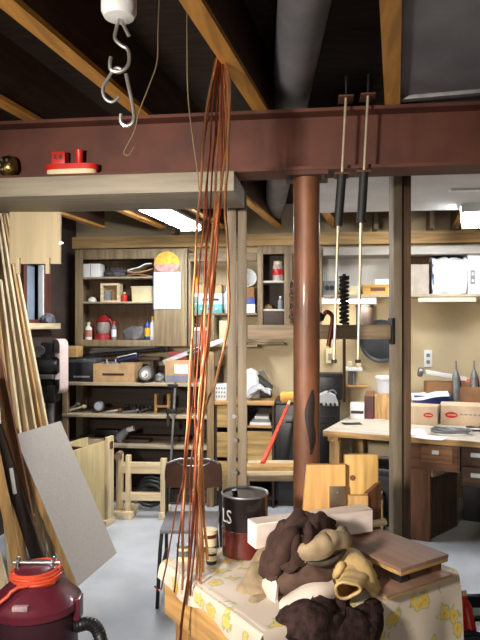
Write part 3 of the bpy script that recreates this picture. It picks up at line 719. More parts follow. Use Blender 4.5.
# outlets
def outlet(px0, py0, px1, py1, label):
    a, b = Q(px0, py1, YW), Q(px1, py0, YW)
    t = thing('wall_outlet', label, 'outlet', ((a.x+b.x)/2, YW, a.z))
    MB().box((a.x, YW-.012, a.z), (b.x, YW, b.z), .004).build('plate', M_white, t)
    for s in (.3, .7):
        zz = a.z+(b.z-a.z)*s; xx = (a.x+b.x)/2
        MB().box((xx-.016, YW-.016, zz-.016), (xx+.016, YW-.011, zz+.016), .003).build('socket', M_grey, t)
outlet(424, 350, 432, 367, 'white double power outlet on the bare cream wall at right')
a, b = Q(326, 363, YW), Q(334, 348, YW)
jb = thing('junction_box', 'grey metal switch box low on wall just right of column', 'switch', ((a.x+b.x)/2, YW, a.z))
MB().box((a.x, YW-.04, a.z), (b.x, YW, b.z), .004).build('box', M_cream, jb)
MB().box((a.x+.02, YW-.045, a.z+.03), (b.x-.02, YW-.038, b.z-.05), .003).build('toggle_plate', M_grey, jb)
xx = (a.x+b.x)/2
MB().cyl((xx, YW-.02, b.z), (xx, YW-.02, zw-.02), .009, seg=10).build('conduit', M_gsteel, jb)
# ================================================================== LOWER LEFT SHELVING
XA, XB = span(62, 214, YL)
zA, zB_, zC_ = qz(130, 383, YL), qz(130, 415, YL), qz(140, 445.5, YL)
su = thing('shelving_unit', 'low dark wooden shelving unit with three cluttered shelves at left', 'shelf', ((XA+XB)/2, (YL+YW)/2, 0))
xu1 = qx(207, YL)
for z in (zA, zB_, zC_): MB().box((XA, YL, z-.026), (xu1, YW-.02, z), .002).build('shelf', M_shelf, su)
MB().box((XA, YL+.01, 0), (XA+.045, YL+.06, zA-.026)).build('upright', M_grim['z'], su)
MB().box((XA, YW-.06, 0), (XA+.045, YW-.02, zA-.026)).build('upright', M_grim['z'], su)
ztp = qz(210, 352, YL)
MB().box((xu1, YL-.012, 0), (XB, YL+.05, ztp), .003).build('end_post', wood('tan_grey_post', (138, 114, 80), 'z'), su)
MB().box((XA, YW-.02, 0), (XB, YW-.002, zA+.12)).build('back_board', M_dkw['x'], su)
MB().box((XA+.05, YL+.03, .02), (xu1, YL+.06, .09)).build('toe_board', M_dkw['x'], su)
YS = YL+.04
# top shelf row
x0, x1 = span(67, 93.5, YS); hh = hp_(22, YS)
t, M, w = carton('black_crate', 'black plastic crate at the left of shelving unit top', 'crate', x0, x1, YS+.02, zA, hh, .26, M_black, rz=.05, seam=False, lid=mat('charcoal_lid', (74, 78, 84), .4, 0, .1, 6))
MB(M).box((-w*.6, -.135, hh*.2), (w*.6, -.128, hh*.28)).build('rib', M_grey, t)
x0, x1 = span(94, 135, YS)
t, M, w = carton('cardboard_tray', 'tan cardboard box with handle slot on the shelving unit top', 'box', x0, x1, YS-.02, zA, hp_(19, YS), .26, M_card, open_top=True, slot=True)
for k, (px, lab, m, rr) in enumerate(((104, 'grey metal part poking out of tan box at left', M_gsteel, .05), (113, 'dark grey power tool lying in the tan box', M_grey, .06))):
    x = qx(px, YS); hh2 = hp_(16, YS)
    tt = thing('metal_part', lab, 'tool', (x, YS+.09, zA+.008)); 
    MB().lathe([(rr*.8, 0), (rr, .02), (rr, hh2), (rr*.5, hh2+.03), (0, hh2+.035)], (x, YS+.08, zA+.008), 18).build('body', m, tt)
    MB().lathe([(rr*.25, hh2+.03), (rr*.25, hh2+.06), (0, hh2+.06)], (x, YS+.08, zA+.008), 10).build('stub', M_steel, tt)
x0, x1 = span(115, 134, YS)
tt = thing('glossy_tool', 'glossy dark blue tool lying across the tan box', 'tool', ((x0+x1)/2, YS+.1, zA+hp_(19, YS)))
MB().obox((x0, YS+.09, zA+.195), (x1+.01, YS+.11, zA+.235), .09, .05, (0, 1, 0), .012).build('body', mat('gloss_navy', (40, 48, 76), .15, .2, .1, 8), tt)
MB().obox((x0, YS+.05, zA+.222), (x1, YS+.07, zA+.262), .03, .012, (0, 1, 0), .003).build('bright_rail', M_steel, tt)
x0, x1 = span(136, 152, YS); xm = (x0+x1)/2; rr = .066
em = thing('electric_motor', 'round silver electric motor beside the tan cardboard box', 'motor', (xm, YS+.08, zA)); c = Vector((xm, YS+.08, zA+.078))
MB().lathe([(.0, -.1), (rr*.8, -.1), (rr, -.08), (rr, .08), (rr*.8, .1), (0, .1)], c, 26, axis=(.15, -1, .0)).build('shell', M_gsteel, em)
MB().lathe([(rr*.5, .1), (rr*.5, .112), (rr*.35, .112), (rr*.3, .104)], c, 20, axis=(.15, -1, 0)).lathe([(.014, .1), (.014, .16), (0, .16)], c, 12, axis=(.15, -1, 0)).build('end_bell', M_steel, em)
MB().box((xm-.06, YS+.0, zA), (xm+.06, YS+.16, zA+.016), .003).build('foot', M_iron, em)
x0, x1 = span(153, 163, YS); xm = (x0+x1)/2
lump('castings', 'small pale grey metal casting right of silver motor', 'casting', (xm, YS+.07, zA+.03), (.05, .05, .055), M_gsteel, .3, 3, 4)
x0, x1 = span(165, 190, YS); hh = hp_(23, YS)
t, M, w = carton('labelled_box', 'brown box with white paper label and blue grey base on shelving unit', 'box', x0, x1, YS, zA, hh, .22, M_card)
MB(M).box((-w*.25, -.1125, hh*.42), (w*.85, -.109, hh*.82)).build('paper_label', M_paper, t)
MB(M).box((-w*.95, -.1125, .01), (w*.95, -.109, hh*.34)).build('printed_band', mat('blue_grey_print', (120, 124, 140), .7, 0, .1, 10), t)
x0, x1 = span(168, 186, YS); carton('red_case', 'flat dark red case lying on top of the labelled box', 'case', x0, x1, YS+.02, zA+hh+.0015, hp_(8, YS), .16, mat('dark_red_case', (130, 44, 50), .5, 0, .1, 8), seam=False)
# long level / straight edge resting across the shelf
tt = thing('aluminium_level', 'long aluminium box level resting slanted across the shelving unit top', 'level', P(186, 352, 5.2))
p0, p1 = Q(164, 362, YS+.06), Q(226, 339, YS+.06)
MB().obox(p0, p1, .1, .04, (0, 1, 0), .004).build('bar', mat('dull_aluminium', (196, 196, 200), .35, .6, .08, 14), tt)
q = p0+(p1-p0)*.5; e = (p1-p0).normalized()
MB().obox(q-e*.06+Vector((0, -.052, 0)), q+e*.06+Vector((0, -.052, 0)), .01, .026, (0, 1, 0)).build('vial_window', M_black, tt)
# long dark bars laid behind on top
for k, (pa, pb, m, lab) in enumerate((((77, 357), (165, 349), M_iron, 'long dark steel bar lying behind the tan box, lower one'), ((90, 352), (158, 346.5), M_grey, 'long grey bar lying behind the tan box, upper one'))):
    p0, p1 = Q(*pa, 5.72+.05*k), Q(*pb, 5.72+.05*k)
    tt = thing('metal_bar', lab, 'bar', (p0+p1)/2)
    MB().obox(p0, p1, .04, .03, (0, 1, 0), .004).build('bar', m, tt)
    MB().obox(p1, p1+(p1-p0).normalized()*.04, .05, .045, (0, 1, 0), .005).build('end_head', M_black, tt)
# carrier for the bars: a low rack board on the shelf
x0, x1 = span(80, 160, 5.7)
rk = thing('tool_rack', 'dark low rack at the back of the shelving unit top', 'rack', ((x0+x1)/2, 5.75, zA))
for x in (x0+.1, x1-.08): MB().box((x-.015, 5.69, zA), (x+.015, 5.82, qz(120, 360, 5.7)), .002).build('rack_leg', M_dkw['z'], rk)
MB().box((x0, 5.68, qz(120, 360, 5.7)), (x1, 5.83, qz(120, 357, 5.7)), .002).build('rack_board', M_dkw['x'], rk)
x0, x1 = span(62, 79, 5.5)
zw0 = qz(70, 357, 5.5)
MB().box((x0-.02, 5.46, zA), (x0+.02, 5.56, zw0)).box((x0-.02, 5.44, zw0), (x1, 5.6, qz(70, 346, 5.5)), .004).build('wood_offcut', M_oak['x'], None, 'tan wooden block on a stub above the black crate', 'block')
# second shelf row
x0 = qx(97, YS); c = Vector((x0, YS+.06, zB_+.062))
gg = thing('pressure_gauge', 'round grey dial gauge standing on the second shelf', 'gauge', (x0, YS+.06, zB_))
MB().lathe([(.0, -.02), (.045, -.02), (.048, 0), (.048, .02), (.042, .024), (0, .018)], c, 24, axis=(0, -1, .12)).build('case', M_gsteel, gg)
MB().lathe([(.0, .0245), (.036, .0245), (.036, .026), (0, .026)], c, 24, axis=(0, -1, .12)).build('dial_face', mat('grey_dial', (176, 184, 196), .3, 0, .05, 5), gg)
MB().cyl(c+Vector((0, 0, -.045)), Vector((x0, YS+.06, zB_)), .014, .03, seg=12).build('stem', M_brass, gg)
for k, (pa, pb, m, lab) in enumerate((((66, 413), (84, 405), M_pale['x'], 'pale wooden stick leaning at left end of second shelf'), ((66, 408), (78, 402), M_gsteel, 'grey metal strap at left end of second shelf'), ((106, 413), (120, 409), M_steel, 'short bright chisel blade right of dial gauge'), ((123, 413), (137, 410), M_gsteel, 'grey wrench lying mid second shelf'), ((137, 412), (150, 406), M_iron, 'dark iron lever lying before yellow wooden frame'))):
    p0, p1 = Q(*pa, YS+.05), Q(*pb, YS+.07)
    p0.z = zB_+.012; p1.z = max(zB_+.012, zB_+(p1.z-zB_)*.8)
    tt = thing(('wooden_stick', 'metal_strap', 'chisel', 'wrench', 'iron_lever')[k], lab, ('stick', 'strap', 'chisel', 'wrench', 'lever')[k], ((p0.x+p1.x)/2, p0.y, zB_))
    MB().obox(p0, p1, .022, .02, (0, 1, 0), .004).build('shank', m, tt)
    MB().ball(p1, (.026, .02, .02), 2).build('head', m if k != 2 else M_brn['x'], tt)
for k, px in enumerate((126, 133, 141)):
    x = qx(px, YS+.1)
    tt = thing('pipe_fitting', ('dark pipe elbow at back of second shelf, left', 'dark pipe tee at back of second shelf, middle', 'dark pipe flange at back of second shelf, right')[k], 'fitting', (x, YS+.14, zB_))
    MB().lathe([(.03, 0), (.03, .012), (.018, .016), (.018, .05), (.024, .052), (.024, .068), (.014, .068), (.014, .02), (0, .02)], (x, YS+.14, zB_), 16).build('socket', M_iron, tt)
    MB().cyl((x, YS+.14, zB_+.035), (x+.04*(1-k), YS+.1, zB_+.04), .015, seg=12).build('branch', M_iron, tt)
x0, x1 = span(153, 166, YS); hh = hp_(20, YS)
tt = thing('small_wooden_frame', 'small tan wooden stand on the second shelf beside clamp', 'stand', ((x0+x1)/2, YS+.12, zB_))
for x in (x0, x1): MB().box((x-.012, YS+.09, zB_), (x+.012, YS+.15, zB_+hh), .002).build('side', M_oak['z'], tt)
MB().box((x0+.012, YS+.09, zB_+hh*.3), (x1-.012, YS+.15, zB_+hh*.42), .002).build('rail', M_oak['x'], tt)
# bar clamp standing in front of the shelves
ca, cb_ = Q(175.5, 382, YL-.05), Q(171, 452, YL-.05)
bc = thing('bar_clamp', 'long steel bar clamp standing upright against the shelf fronts', 'clamp', (cb_.x, cb_.y, 0.0))
MB().obox((cb_.x-.02, YL-.07, .0), ca, .018, .009, (1, 0, 0)).build('bar', M_gsteel, bc)
m1 = Q(174, 411, YL-.05)
MB().box((m1.x-.07, m1.y-.02, m1.z-.02), (m1.x+.022, m1.y+.02, m1.z+.02), .005).cyl((m1.x-.055, m1.y, m1.z+.018), (m1.x-.055, m1.y, m1.z-.05), .008, seg=10).build('sliding_jaw', M_iron, bc)
m2 = Q(175.5, 386, YL-.05)
MB().box((m2.x-.07, m2.y-.016, m2.z-.016), (m2.x+.018, m2.y+.016, m2.z+.016), .005).build('fixed_jaw', M_iron, bc)
MB().cyl((m1.x-.055, m1.y, m1.z-.05), (m1.x-.055, m1.y, m1.z-.13), .015, seg=12).build('handle', M_dkw['z'], bc)
# third shelf
x0, x1 = span(116, 134, YS)
hg = thing('heat_gun', 'grey tool with a white end lying on the third shelf', 'tool', ((x0+x1)/2, YS+.08, zC_))
a = Q(121, 436, YS+.08); b = Q(127, 430, YS+.08); c2 = Q(134, 428, YS+.08)
MB().tube([a+Vector((-.03, 0, -.03)), a, b], [.035, .045, .03], 14).tube([a+Vector((.0, .0, -.0)), Vector((a.x-.01, a.y, zC_+.01))], [.03, .034], 12).build('body', M_grey, hg)
MB().tube([b, c2], [.022, .024], 14).build('white_nozzle', M_white, hg)
for k, (pa, pb, lab) in enumerate((((112, 447), (150, 440), 'dark plank lying flat on the third shelf, front one'), ((130, 443), (190, 441), 'dark plank lying flat on the third shelf, back one'))):
    p0, p1 = Q(*pa, YS+.1+.13*k), Q(*pb, YS+.1+.13*k)
    MB().box((p0.x, YS+.06+.15*k, zC_), (p1.x, YS+.18+.15*k, zC_+.03+.01*k), .003).build('dark_plank', M_dkw['x'], None, lab, 'plank')
x0, x1 = span(76, 100, YS)
MB().box((x0, YS+.02, zC_), (x1, YS+.16, zC_+.03), .003).build('pale_plank', M_pale['x'], None, 'short pale plank on the third shelf left end', 'plank')
MB().box((x0+.1, YS+.2, zC_), (x1+.1, YS+.3, zC_+.09), .006).build('dark_case', M_black, None, 'low black case at the back of the third shelf', 'case')

# ================================================================== BASE COUNTER, BLACK CABINET, CRATES
XC0, XC1 = span(214.5, 274, YL); zct = qz(240, 401, YL)
bcab = thing('base_cabinet', 'wooden base counter with cream drawer fronts between frame and column', 'cabinet', ((XC0+XC1)/2, (YL+YW)/2, 0))
MB().box((XC0, YL-.01, zct-.035), (XC1, YW, zct), .004).build('worktop', M_oak['x'], bcab)
MB().box((XC0, YL+.03, 0), (XC0+.02, YW, zct-.035)).box((XC1-.02, YL+.03, 0), (XC1, YW, zct-.035)).box((XC0+.02, YW-.03, 0), (XC1-.02, YW, zct-.035)).box((XC0+.02, YL+.05, .06), (XC1-.02, YW-.03, .08)).build('carcass', M_dkw['z'], bcab)
Mdr = wood('cream_drawer_wood', (176, 144, 88), 'x')
for (ya, yb) in ((406, 428), (433, 458), (462, 492)):
    za, zb2 = qz(240, yb, YL), qz(240, ya, YL); xs = qx(247, YL)
    dw = MB().box((XC0+.02, YL+.012, za), (xs, YL+.03, zb2), .003).build('drawer', Mdr, bcab)
    MB().cyl((XC0+.12, YL+.012, (za+zb2)/2), (XC0+.12, YL-.015, (za+zb2)/2), .012, seg=10).build('knob', M_gsteel, dw)
xs = qx(247, YL)
zsh = qz(258, 426, YL)
MB().box((xs, YL+.02, zsh-.02), (XC1-.02, YW-.03, zsh)).build('open_shelf', M_oak['x'], bcab)
MB().box((xs, YL+.02, qz(258, 432, YL)-.25), (XC1-.02, YL+.035, qz(258, 432, YL))).build('door', Mdr, bcab)
x0, x1 = xs+.02, XC1-.03
for k in range(3):
    MB().box((x0+.02*k, YL+.04+.01*k, zsh+.026*k), (x1-.01*k, YL+.28, zsh+.024+.026*k), .002).build('paper_stack', (M_paper, M_grey, M_paper)[k], None, ('white paper stack lowest on the open counter shelf', 'grey folder between paper stacks on open counter shelf', 'white paper stack topmost on the open counter shelf')[k], 'papers')
# things on the counter
x0, x1 = span(214, 226, YL); hh = hp_(16, YL)
wb = thing('wire_basket', 'white slotted plastic basket on the counter left of frame post', 'basket', ((x0+x1)/2, YL+.1, zct)); M = L_(wb); w = (x1-x0)/2
MB(M).box((-w, -.07, 0), (w, .08, hh), .006).build('basket_body', M_white, wb)
for r in range(3):
    for k in range(4): MB(M).box((-w*.8+k*w*.45, -.0725, hh*(.18+.26*r)), (-w*.8+k*w*.45+w*.25, -.069, hh*(.3+.26*r))).build('slot', M_grey, wb)
x0, x1 = span(247, 270, YL+.05)
MB().sheet([[Vector((x0+(x1-x0)*u, YL+.03+.28*v, zct+.01+(.07*math.sin(v*2.2+.3)+.06*math.sin(u*3.1)*(1-v*.3))*(.4+.6*math.sin(PI*min(1, v+.25))))) for v in (0, .33, .66, 1)] for u in (0, .25, .5, .75, 1)], 5, .012, .03, 11, 4).build('grey_garment', mat('pale_grey_garment', (186, 186, 190), .9, 0, .15, 8), None, 'pale grey crumpled garment lying on the counter', 'cloth')
wc = Q(250, 379, YL+.2)
cpt = thing('white_hat', 'white rounded hat standing behind the grey garment', 'hat', (wc.x, wc.y+.06, zct))
MB().lathe([(.085, 0), (.09, .02), (.085, .18), (.06, .245), (0, .27)], (wc.x, wc.y+.08, zct), 24).build('crown', M_white, cpt)
MB().sheet([[Vector((wc.x+u*.085, wc.y+.08-.085-v*.06*(1-u*u*.6)+.02*u*u*3, zct+.02-.004*v)) for v in (0, 1)] for u in (-1, -.5, 0, .5, 1)], 4, .005).build('peak', M_white, cpt)
x0, x1 = span(256, 272, YL+.3); 
tt = thing('black_tool_case', 'slanted black case leaning behind the grey garment', 'case', ((x0+x1)/2, YL+.33, zct))
MB().obox((x0+.0, YL+.3, zct+.2), (x1, YL+.3, zct+.08), .12, .05, (0, 1, 0), .008).build('shell', M_black, tt)
MB().tube(spline([(x0+.02, YL+.29, zct+.23), (x0+.07, YL+.29, zct+.25), (x1-.04, YL+.29, zct+.17)], 5), .007, 8).build('handle', M_grey, tt)
MB().box((x0-.02, YL+.26, zct), (x1, YL+.38, zct+.09), .008).build('foot', M_black, tt)

# black cabinet (stove like) behind the column
YL2 = 5.46
XD0, XD1 = span(274.5, 340, YL2); zdt = qz(315, 402, YL2)
bl = thing('black_tool_cabinet', 'black metal cabinet standing behind the rusty column', 'cabinet', ((XD0+XD1)/2, (YL+YW)/2, 0))
MB().box((XD0, YL2, .05), (XD1, YW-.05, zdt-.03), .008).build('body', M_black, bl)
MB().box((XD0-.0, YL2-.015, zdt-.03), (XD1+.005, YW-.05, zdt), .005).build('top', M_black, bl)
for k in range(4):
    x = qx(324+4.4*k, YL2); MB().box((x-.011, YL2-.021, zdt-.03), (x+.011, YL2-.013, zdt-.006), .003).build('catch', M_steel, bl)
MB().box((XD0+.04, YL2-.012, .15), (XD1-.04, YL2, zdt-.12), .006).build('door', mat('satin_black_door', (22, 21, 22), .35, 0, .2, 5), bl)
MB().cyl((XD0+.1, YL2-.045, zdt-.17), (XD1-.1, YL2-.045, zdt-.17), .01, seg=10).build('handle', M_iron, bl)
MB().box((XD0+.03, YL2+.04, 0), (XD1-.03, YW-.1, .05)).build('plinth', M_iron, bl)
# on the black cabinet
x0, x1 = span(319, 338, YL2)
wt = thing('white_machine', 'pale grey tool cover with loop handle on black cabinet', 'tool', ((x0+x1)/2, YL+.12, zdt)); hh = hp_(11, YL)
MB().prism([(x0, YL+.02, zdt), (x1, YL+.02, zdt), (x1-.02, YL+.02, zdt+hh*.55), (x1-.08, YL+.02, zdt+hh*.85), (x0+.06, YL+.02, zdt+hh*.9), (x0, YL+.02, zdt+hh*.6)], (0, .2, 0)).build('cover', mat('pale_grey_plastic', (190, 190, 192), .4, 0, .05, 6), wt)
MB().tube(spline([(x0+.07, YL+.05, zdt+hh*.85), (x0+.1, YL+.05, zdt+hh*1.08), (x0+.13, YL+.05, zdt+hh*1.08), (x0+.15, YL+.05, zdt+hh*.8)], 5), .007, 8).build('handle', M_grey, wt)
x0, x1 = span(320, 345, YL+.28); 
carton('dark_case', 'dark charcoal case at back of the black cabinet', 'case', x0, x1, YL+.27, zdt, hp_(24, YL+.3), .18, M_black, seam=False, lid=M_iron)

# low bench with planks, sledge hammer
lb = thing('low_bench', 'low rough wooden bench with planks before the black cabinet', 'bench', W(.3, 4.72, 0), YAW); M = L_(lb)
zlb = .5
MB(M).box((-.3, -.2, zlb-.04), (.3, .2, zlb), .004).build('bench_top', M_grim['x'], lb)
for sx in (-1, 1):
    for sy in (-1, 1): MB(M).box((sx*.26-.03, sy*.16-.03, 0), (sx*.26+.03, sy*.16+.03, zlb-.04)).build('leg', M_grim['z'], lb)
for k, (xa, xb2, ya, yb, dz, m) in enumerate(((-.29, .25, -.19, -.08, 0, M_pale['x']), (-.26, .29, -.06, .08, 0, M_grim['x']), (-.24, .2, .09, .19, 0, M_pale['x']), (-.27, .27, -.17, -.05, .032, M_oak['x']))):
    MB(M).box((xa, ya, zlb+dz), (xb2, yb, zlb+.03+dz), .003).build('loose_plank', m, None, ('pale plank at the front edge of the low bench', 'weathered plank in the middle of the low bench', 'pale plank at the rear of the low bench', 'tan plank laid over the front plank on low bench')[k], 'plank')
# sledge hammer leaning on the black cabinet
h0 = P(262.5, 474, 4.64); h0.z = zlb+.064
h1 = P(288, 405, 5.12); h2 = P(291, 393, 5.2)
sh = thing('sledge_hammer', 'sledge hammer with orange red handle and yellow head leaning on cabinet', 'hammer', h0)
dr_ = (h1-h0)
MB().tube([h0+dr_*t for t in (0, .05, .3, .7, 1)], [.017, .02, .017, .015, .013], 14).build('handle', mat('orange_red_handle', (214, 66, 30), .4, 0, .12, 8), sh)
MB().tube([h1, h1+dr_*.1], [.012, .013], 12).build('neck', M_cream, sh)
hc = h1+dr_*.12+Vector((0, 0, .015))
MB().tube([hc-RT*.085, hc-RT*.07, hc+RT*.07, hc+RT*.085], [.03, .043, .043, .03], 20).build('head', mat('yellow_orange_head', (238, 176, 84), .5, 0, .08, 9), sh)

# wooden crate panel and trestle at left
a = W(-1.23, 4.54, 0); b = W(-1.045, 5.03, 0)
u = (b-a).normalized(); nrm = Vector((-u.y, u.x, 0)); ln = (b-a).length
ang = math.atan2(u.y, u.x)
cr = thing('plywood_crate', 'pale plywood crate with notched open top beside the shelving', 'crate', (a+b)/2, ang); M = L_(cr)
hh = .675; wd_ = .24
Mply = wood('pale_plywood', (206, 186, 138), 'z', var=.08)
MB(M).box((-ln/2, 0, .03), (ln/2, .018, hh), .002).build('side_panel', Mply, cr)
MB(M).box((-ln/2, wd_-.018, .03), (ln/2, wd_, hh), .002).build('side_panel', Mply, cr)
MB(M).box((-ln/2, .018, .03), (-ln/2+.018, wd_-.018, hh-.06), .002).box((ln/2-.018, .018, .03), (ln/2, wd_-.018, hh-.06), .002).build('end_panel', Mply, cr)
MB(M).box((-ln/2, .018, .03), (ln/2, wd_-.018, .05)).build('bottom_panel', Mply, cr)
MB(M).box((ln/2-.09, -.025, 0), (ln/2, 0, hh+.03), .003).build('corner_post', M_pale['z'], cr)
MB(M).box((ln/2-.06, -.028, hh-.07), (ln/2-.015, -.024, hh-.01)).build('dark_notch', M_brn['z'], cr)
for k in range(2): MB(M).box((-ln/2+.06+.16*k, .018, hh-.05), (-ln/2+.09+.16*k, wd_-.018, hh-.02)).build('cross_slat', M_redbrown, cr)
MB(M).box((ln/2-.13, -.035, 0), (ln/2+.01, .0, .05), .004).build('foot', M_pale['x'], cr)
# wooden trestle frame in front of the shelves
ta, tb = P(116, 0, 5.15), P(166, 0, 5.15)
tr = thing('wooden_trestle', 'light wooden trestle frame with two rails beside the brown chair', 'trestle', W((141-CX)/FPX*5.15, 5.15, 0), YAW-.05); M = L_(tr)
k = 5.15/FPX
def tx(px): return (px-141)*k
def tz(py): return H-(py-CY)*k
for p0, p1 in ((115, 122), (126, 131)): MB(M).box((tx(p0), -.03 if p0 > 120 else .02, .06), (tx(p1), .02 if p0 > 120 else .06, tz(455)), .004).build('post', M_pale['z'], tr)
MB(M).box((tx(161), -.03, .06), (tx(167), .02, tz(458)), .004).build('post', M_pale['z'], tr)
MB(M).box((tx(122), -.025, tz(473)), (tx(167), .015, tz(462)), .003).build('rail', M_pale['x'], tr)
MB(M).box((tx(122), -.025, tz(500)), (tx(167), .015, tz(492)), .003).build('rail', M_pale['x'], tr)
MB(M).box((tx(112), -.06, 0), (tx(134), .2, .06), .004).build('foot', M_pale['y'], tr)
MB(M).box((tx(160), -.06, 0), (tx(168), .2, .06), .004).build('foot', M_pale['y'], tr)
MB(M).cyl((tx(118), -.04, tz(456)), (tx(118), .08, tz(456)), .03, seg=14).build('dowel_end', M_grim['x'], tr)
hs = []
for q in range(30):
    a_ = 2*PI*q/12; hs.append(M @ Vector((tx(146)+.12*math.cos(a_), .16+.004*q, .13+.1*math.sin(a_)+.0015*q)))
MB().tube(hs, .017, 8).build('coiled_hose', M_black, None, 'coil of dark hose standing behind the wooden trestle', 'hose')

# ================================================================== CHAIR
cw = 3.86/FPX
cz = thing('metal_chair', 'old brown metal chair with bright back rim behind the table', 'chair', W((193-CX)/FPX*3.86, 3.72, 0), YAW); M = L_(cz) @ Matrix.Diagonal((1, 1, .955, 1))
M_chb = mat('brown_enamel', (74, 50, 40), .35, .1, .15, 6)
M_seat = mat('grey_seat_vinyl', (116, 114, 118), .5, 0, .1, 8)
hw = .178
g = []
for i in range(7):
    t = i/6; z = .585+.2*t
    row = []
    for j in range(7):
        s = j/6*2-1
        wid = hw*(.86+.14*math.sin(PI*min(1, t*.75+.12)))
        row.append((s*wid, .17-.05*(1-s*s)*-1-.03*t*0, z-(.02*s*s*s*s if i == 6 else 0)+(.03*s*s if i == 0 else 0)))
    g.append(row)
MB(M).sheet(g, 3, .008).build('backrest', M_chb, cz)
top = [(p[0], p[1]-.003, p[2]+.002) for p in g[6]]
MB(M).tube(spline(top, 4), .0065, 8).build('bright_rim', M_steel, cz)
MB(M).tube(spline([(-.1, .2, .765), (-.05, .212, .742), (.05, .212, .742), (.1, .2, .765)], 5), .005, 8).build('grip_slot', M_steel, cz)
MB(M).box((-.165, -.2, .43), (.165, .16, .46), .014).build('seat', M_seat, cz)
for s in (-1, 1):
    MB(M).tube(spline([(s*.17, .19, .7), (s*.168, .185, .5), (s*.172, .2, .3), (s*.18, .26, .0)], 5), .011, 10).build('leg', M_iron, cz)
    MB(M).tube(spline([(s*.155, -.16, .44), (s*.165, -.18, .3), (s*.175, -.22, .0)], 5), .011, 10).build('leg', M_iron, cz)
    MB(M).tube([(s*.168, -.19, .18), (s*.172, .21, .2)], .007, 8).build('stretcher', M_iron, cz)
MB(M).tube([(-.17, -.188, .2), (.17, -.188, .2)], .007, 8).build('stretcher', M_iron, cz)

# ================================================================== WORKBENCH AT RIGHT
c0 = P(323, 430.5, .83*FPX/(430.5-CY)); BR = math.radians(-17)
zbn = .77
wbn = thing('workbench', 'large wooden workbench with brown pedestal and dark drawers at right', 'workbench', (c0.x, c0.y, 0), BR); M = L_(wbn)
M_btop = mat('pale_bench_top', (204, 194, 178), .55, 0, .1, 4, .02, (1, 6, 1))
def wallpt(lx):
    a = M @ Vector((lx, 0, 0)); b = M @ Vector((lx, 1, 0)); return lx, (5.93-a.y)/(b.y-a.y)
pl0 = wallpt(0); pl1 = wallpt(1.75)
MB(M).prism([(0, 0, zbn-.04), (1.75, 0, zbn-.04), (1.75, pl1[1], zbn-.04), (0, pl0[1], zbn-.04)], (0, 0, .04)).build('bench_top', M_btop, wbn)
MB(M).box((.0, -.006, zbn-.042), (1.75, .0, zbn-.003)).build('front_edge', M_oak['x'], wbn)
MB(M).box((.03, .03, zbn-.085), (.11, .95, zbn-.04)).build('rail', M_oak['y'], wbn)
MB(M).box((.04, .04, 0), (.12, .12, zbn-.085), .003).build('leg', M_oak['z'], wbn)
MB(M).box((.04, .86, 0), (.12, .94, zbn-.085), .003).build('leg', M_oak['z'], wbn)
# pedestal
def BL(px, d, side=0): return M.inverted() @ W((px-CX)/FPX*d, d, 0)
zp = zbn-.04
ax0, ax1, lx1 = BL(404, 4.5).x, BL(459, 4.42).x, BL(428, 4.46).x
bk = BL(457, 4.93)
MB(M).box((ax0, .02, zp-.2), (ax1, .5, zp), .003).build('apron_box', M_brn['x'], wbn)
MB(M).box((lx1-.06, .008, zp-.14), (lx1+.16, .02, zp-.015), .003).build('pedestal_drawer', wood('mid_brown_front', (136, 92, 54), 'x'), wbn)
MB(M).box((lx1+.015, -.008, zp-.075), (lx1+.065, .008, zp-.045), .003).build('white_pull', M_white, wbn)
MB(M).box((ax0, .02, 0), (lx1, .05, zp-.2), .003).box((lx1-.02, .05, 0), (lx1, .14, zp-.2)).build('pedestal', M_brn['z'], wbn)
MB(M).prism([(lx1, .1, 0), (bk.x, bk.y, 0), (bk.x-.02, bk.y+.02, 0), (lx1-.02, .12, 0)], (0, 0, zp-.2)).build('dark_side_panel', M_dkw['z'], wbn)
MB(M).prism([(lx1, .03, zp-.25), (ax1, .4, zp-.23), (ax1, .4, zp-.19), (lx1, .03, zp-.2)], (.02, -.012, 0)).build('brace', M_grim['x'], wbn)
# two hung drawers right of it, black base behind
MB(M).box((ax1+.005, .03, .43), (1.73, .5, zp), .003).build('drawer_case', M_dkw['z'], wbn)
for k, (za, zb9) in enumerate(((.445, .58), (.59, .722))):
    d_ = MB(M).box((ax1+.02, .012, za), (1.72, .03, zb9), .003).build('drawer', wood('dark_drawer_front', (92, 64, 42), 'x'), wbn)
    MB(M).box((ax1+.075, -.004, za+.065), (ax1+.15, .012, za+.095), .004).build('white_pull', M_white, d_)
MB(M).box((bk.x+.03, .66, 0), (1.72, 1.0, .42), .003).build('black_plinth', M_black, wbn)
# items under bench
ub = thing('tool_tray', 'dark toolbox on the floor under the workbench left end', 'toolbox', M @ Vector((.4, .4, 0)), BR); MM = L_(ub)
MB(MM).box((-.24, -.16, 0), (.24, .2, .4), .01).build('box_body', M_iron, ub)
MB(MM).box((-.25, -.17, .4), (.25, .21, .46), .012).build('lid', M_black, ub)
MB(MM).tube(spline([(-.1, 0, .46), (-.08, 0, .51), (.08, 0, .51), (.1, 0, .46)], 4), .01, 8).build('handle', M_gsteel, ub)
ub2 = thing('paper_box', 'cream carton of paper under the workbench left end', 'box', M @ Vector((.32, .1, 0)), BR+.1); MM = L_(ub2)
MB(MM).box((-.15, -.07, 0), (.13, .07, .26), .004).build('box_body', M_card, ub2)
MB(MM).box((-.14, -.06, .26), (.12, .06, .3), .003).build('papers', M_paper, ub2)

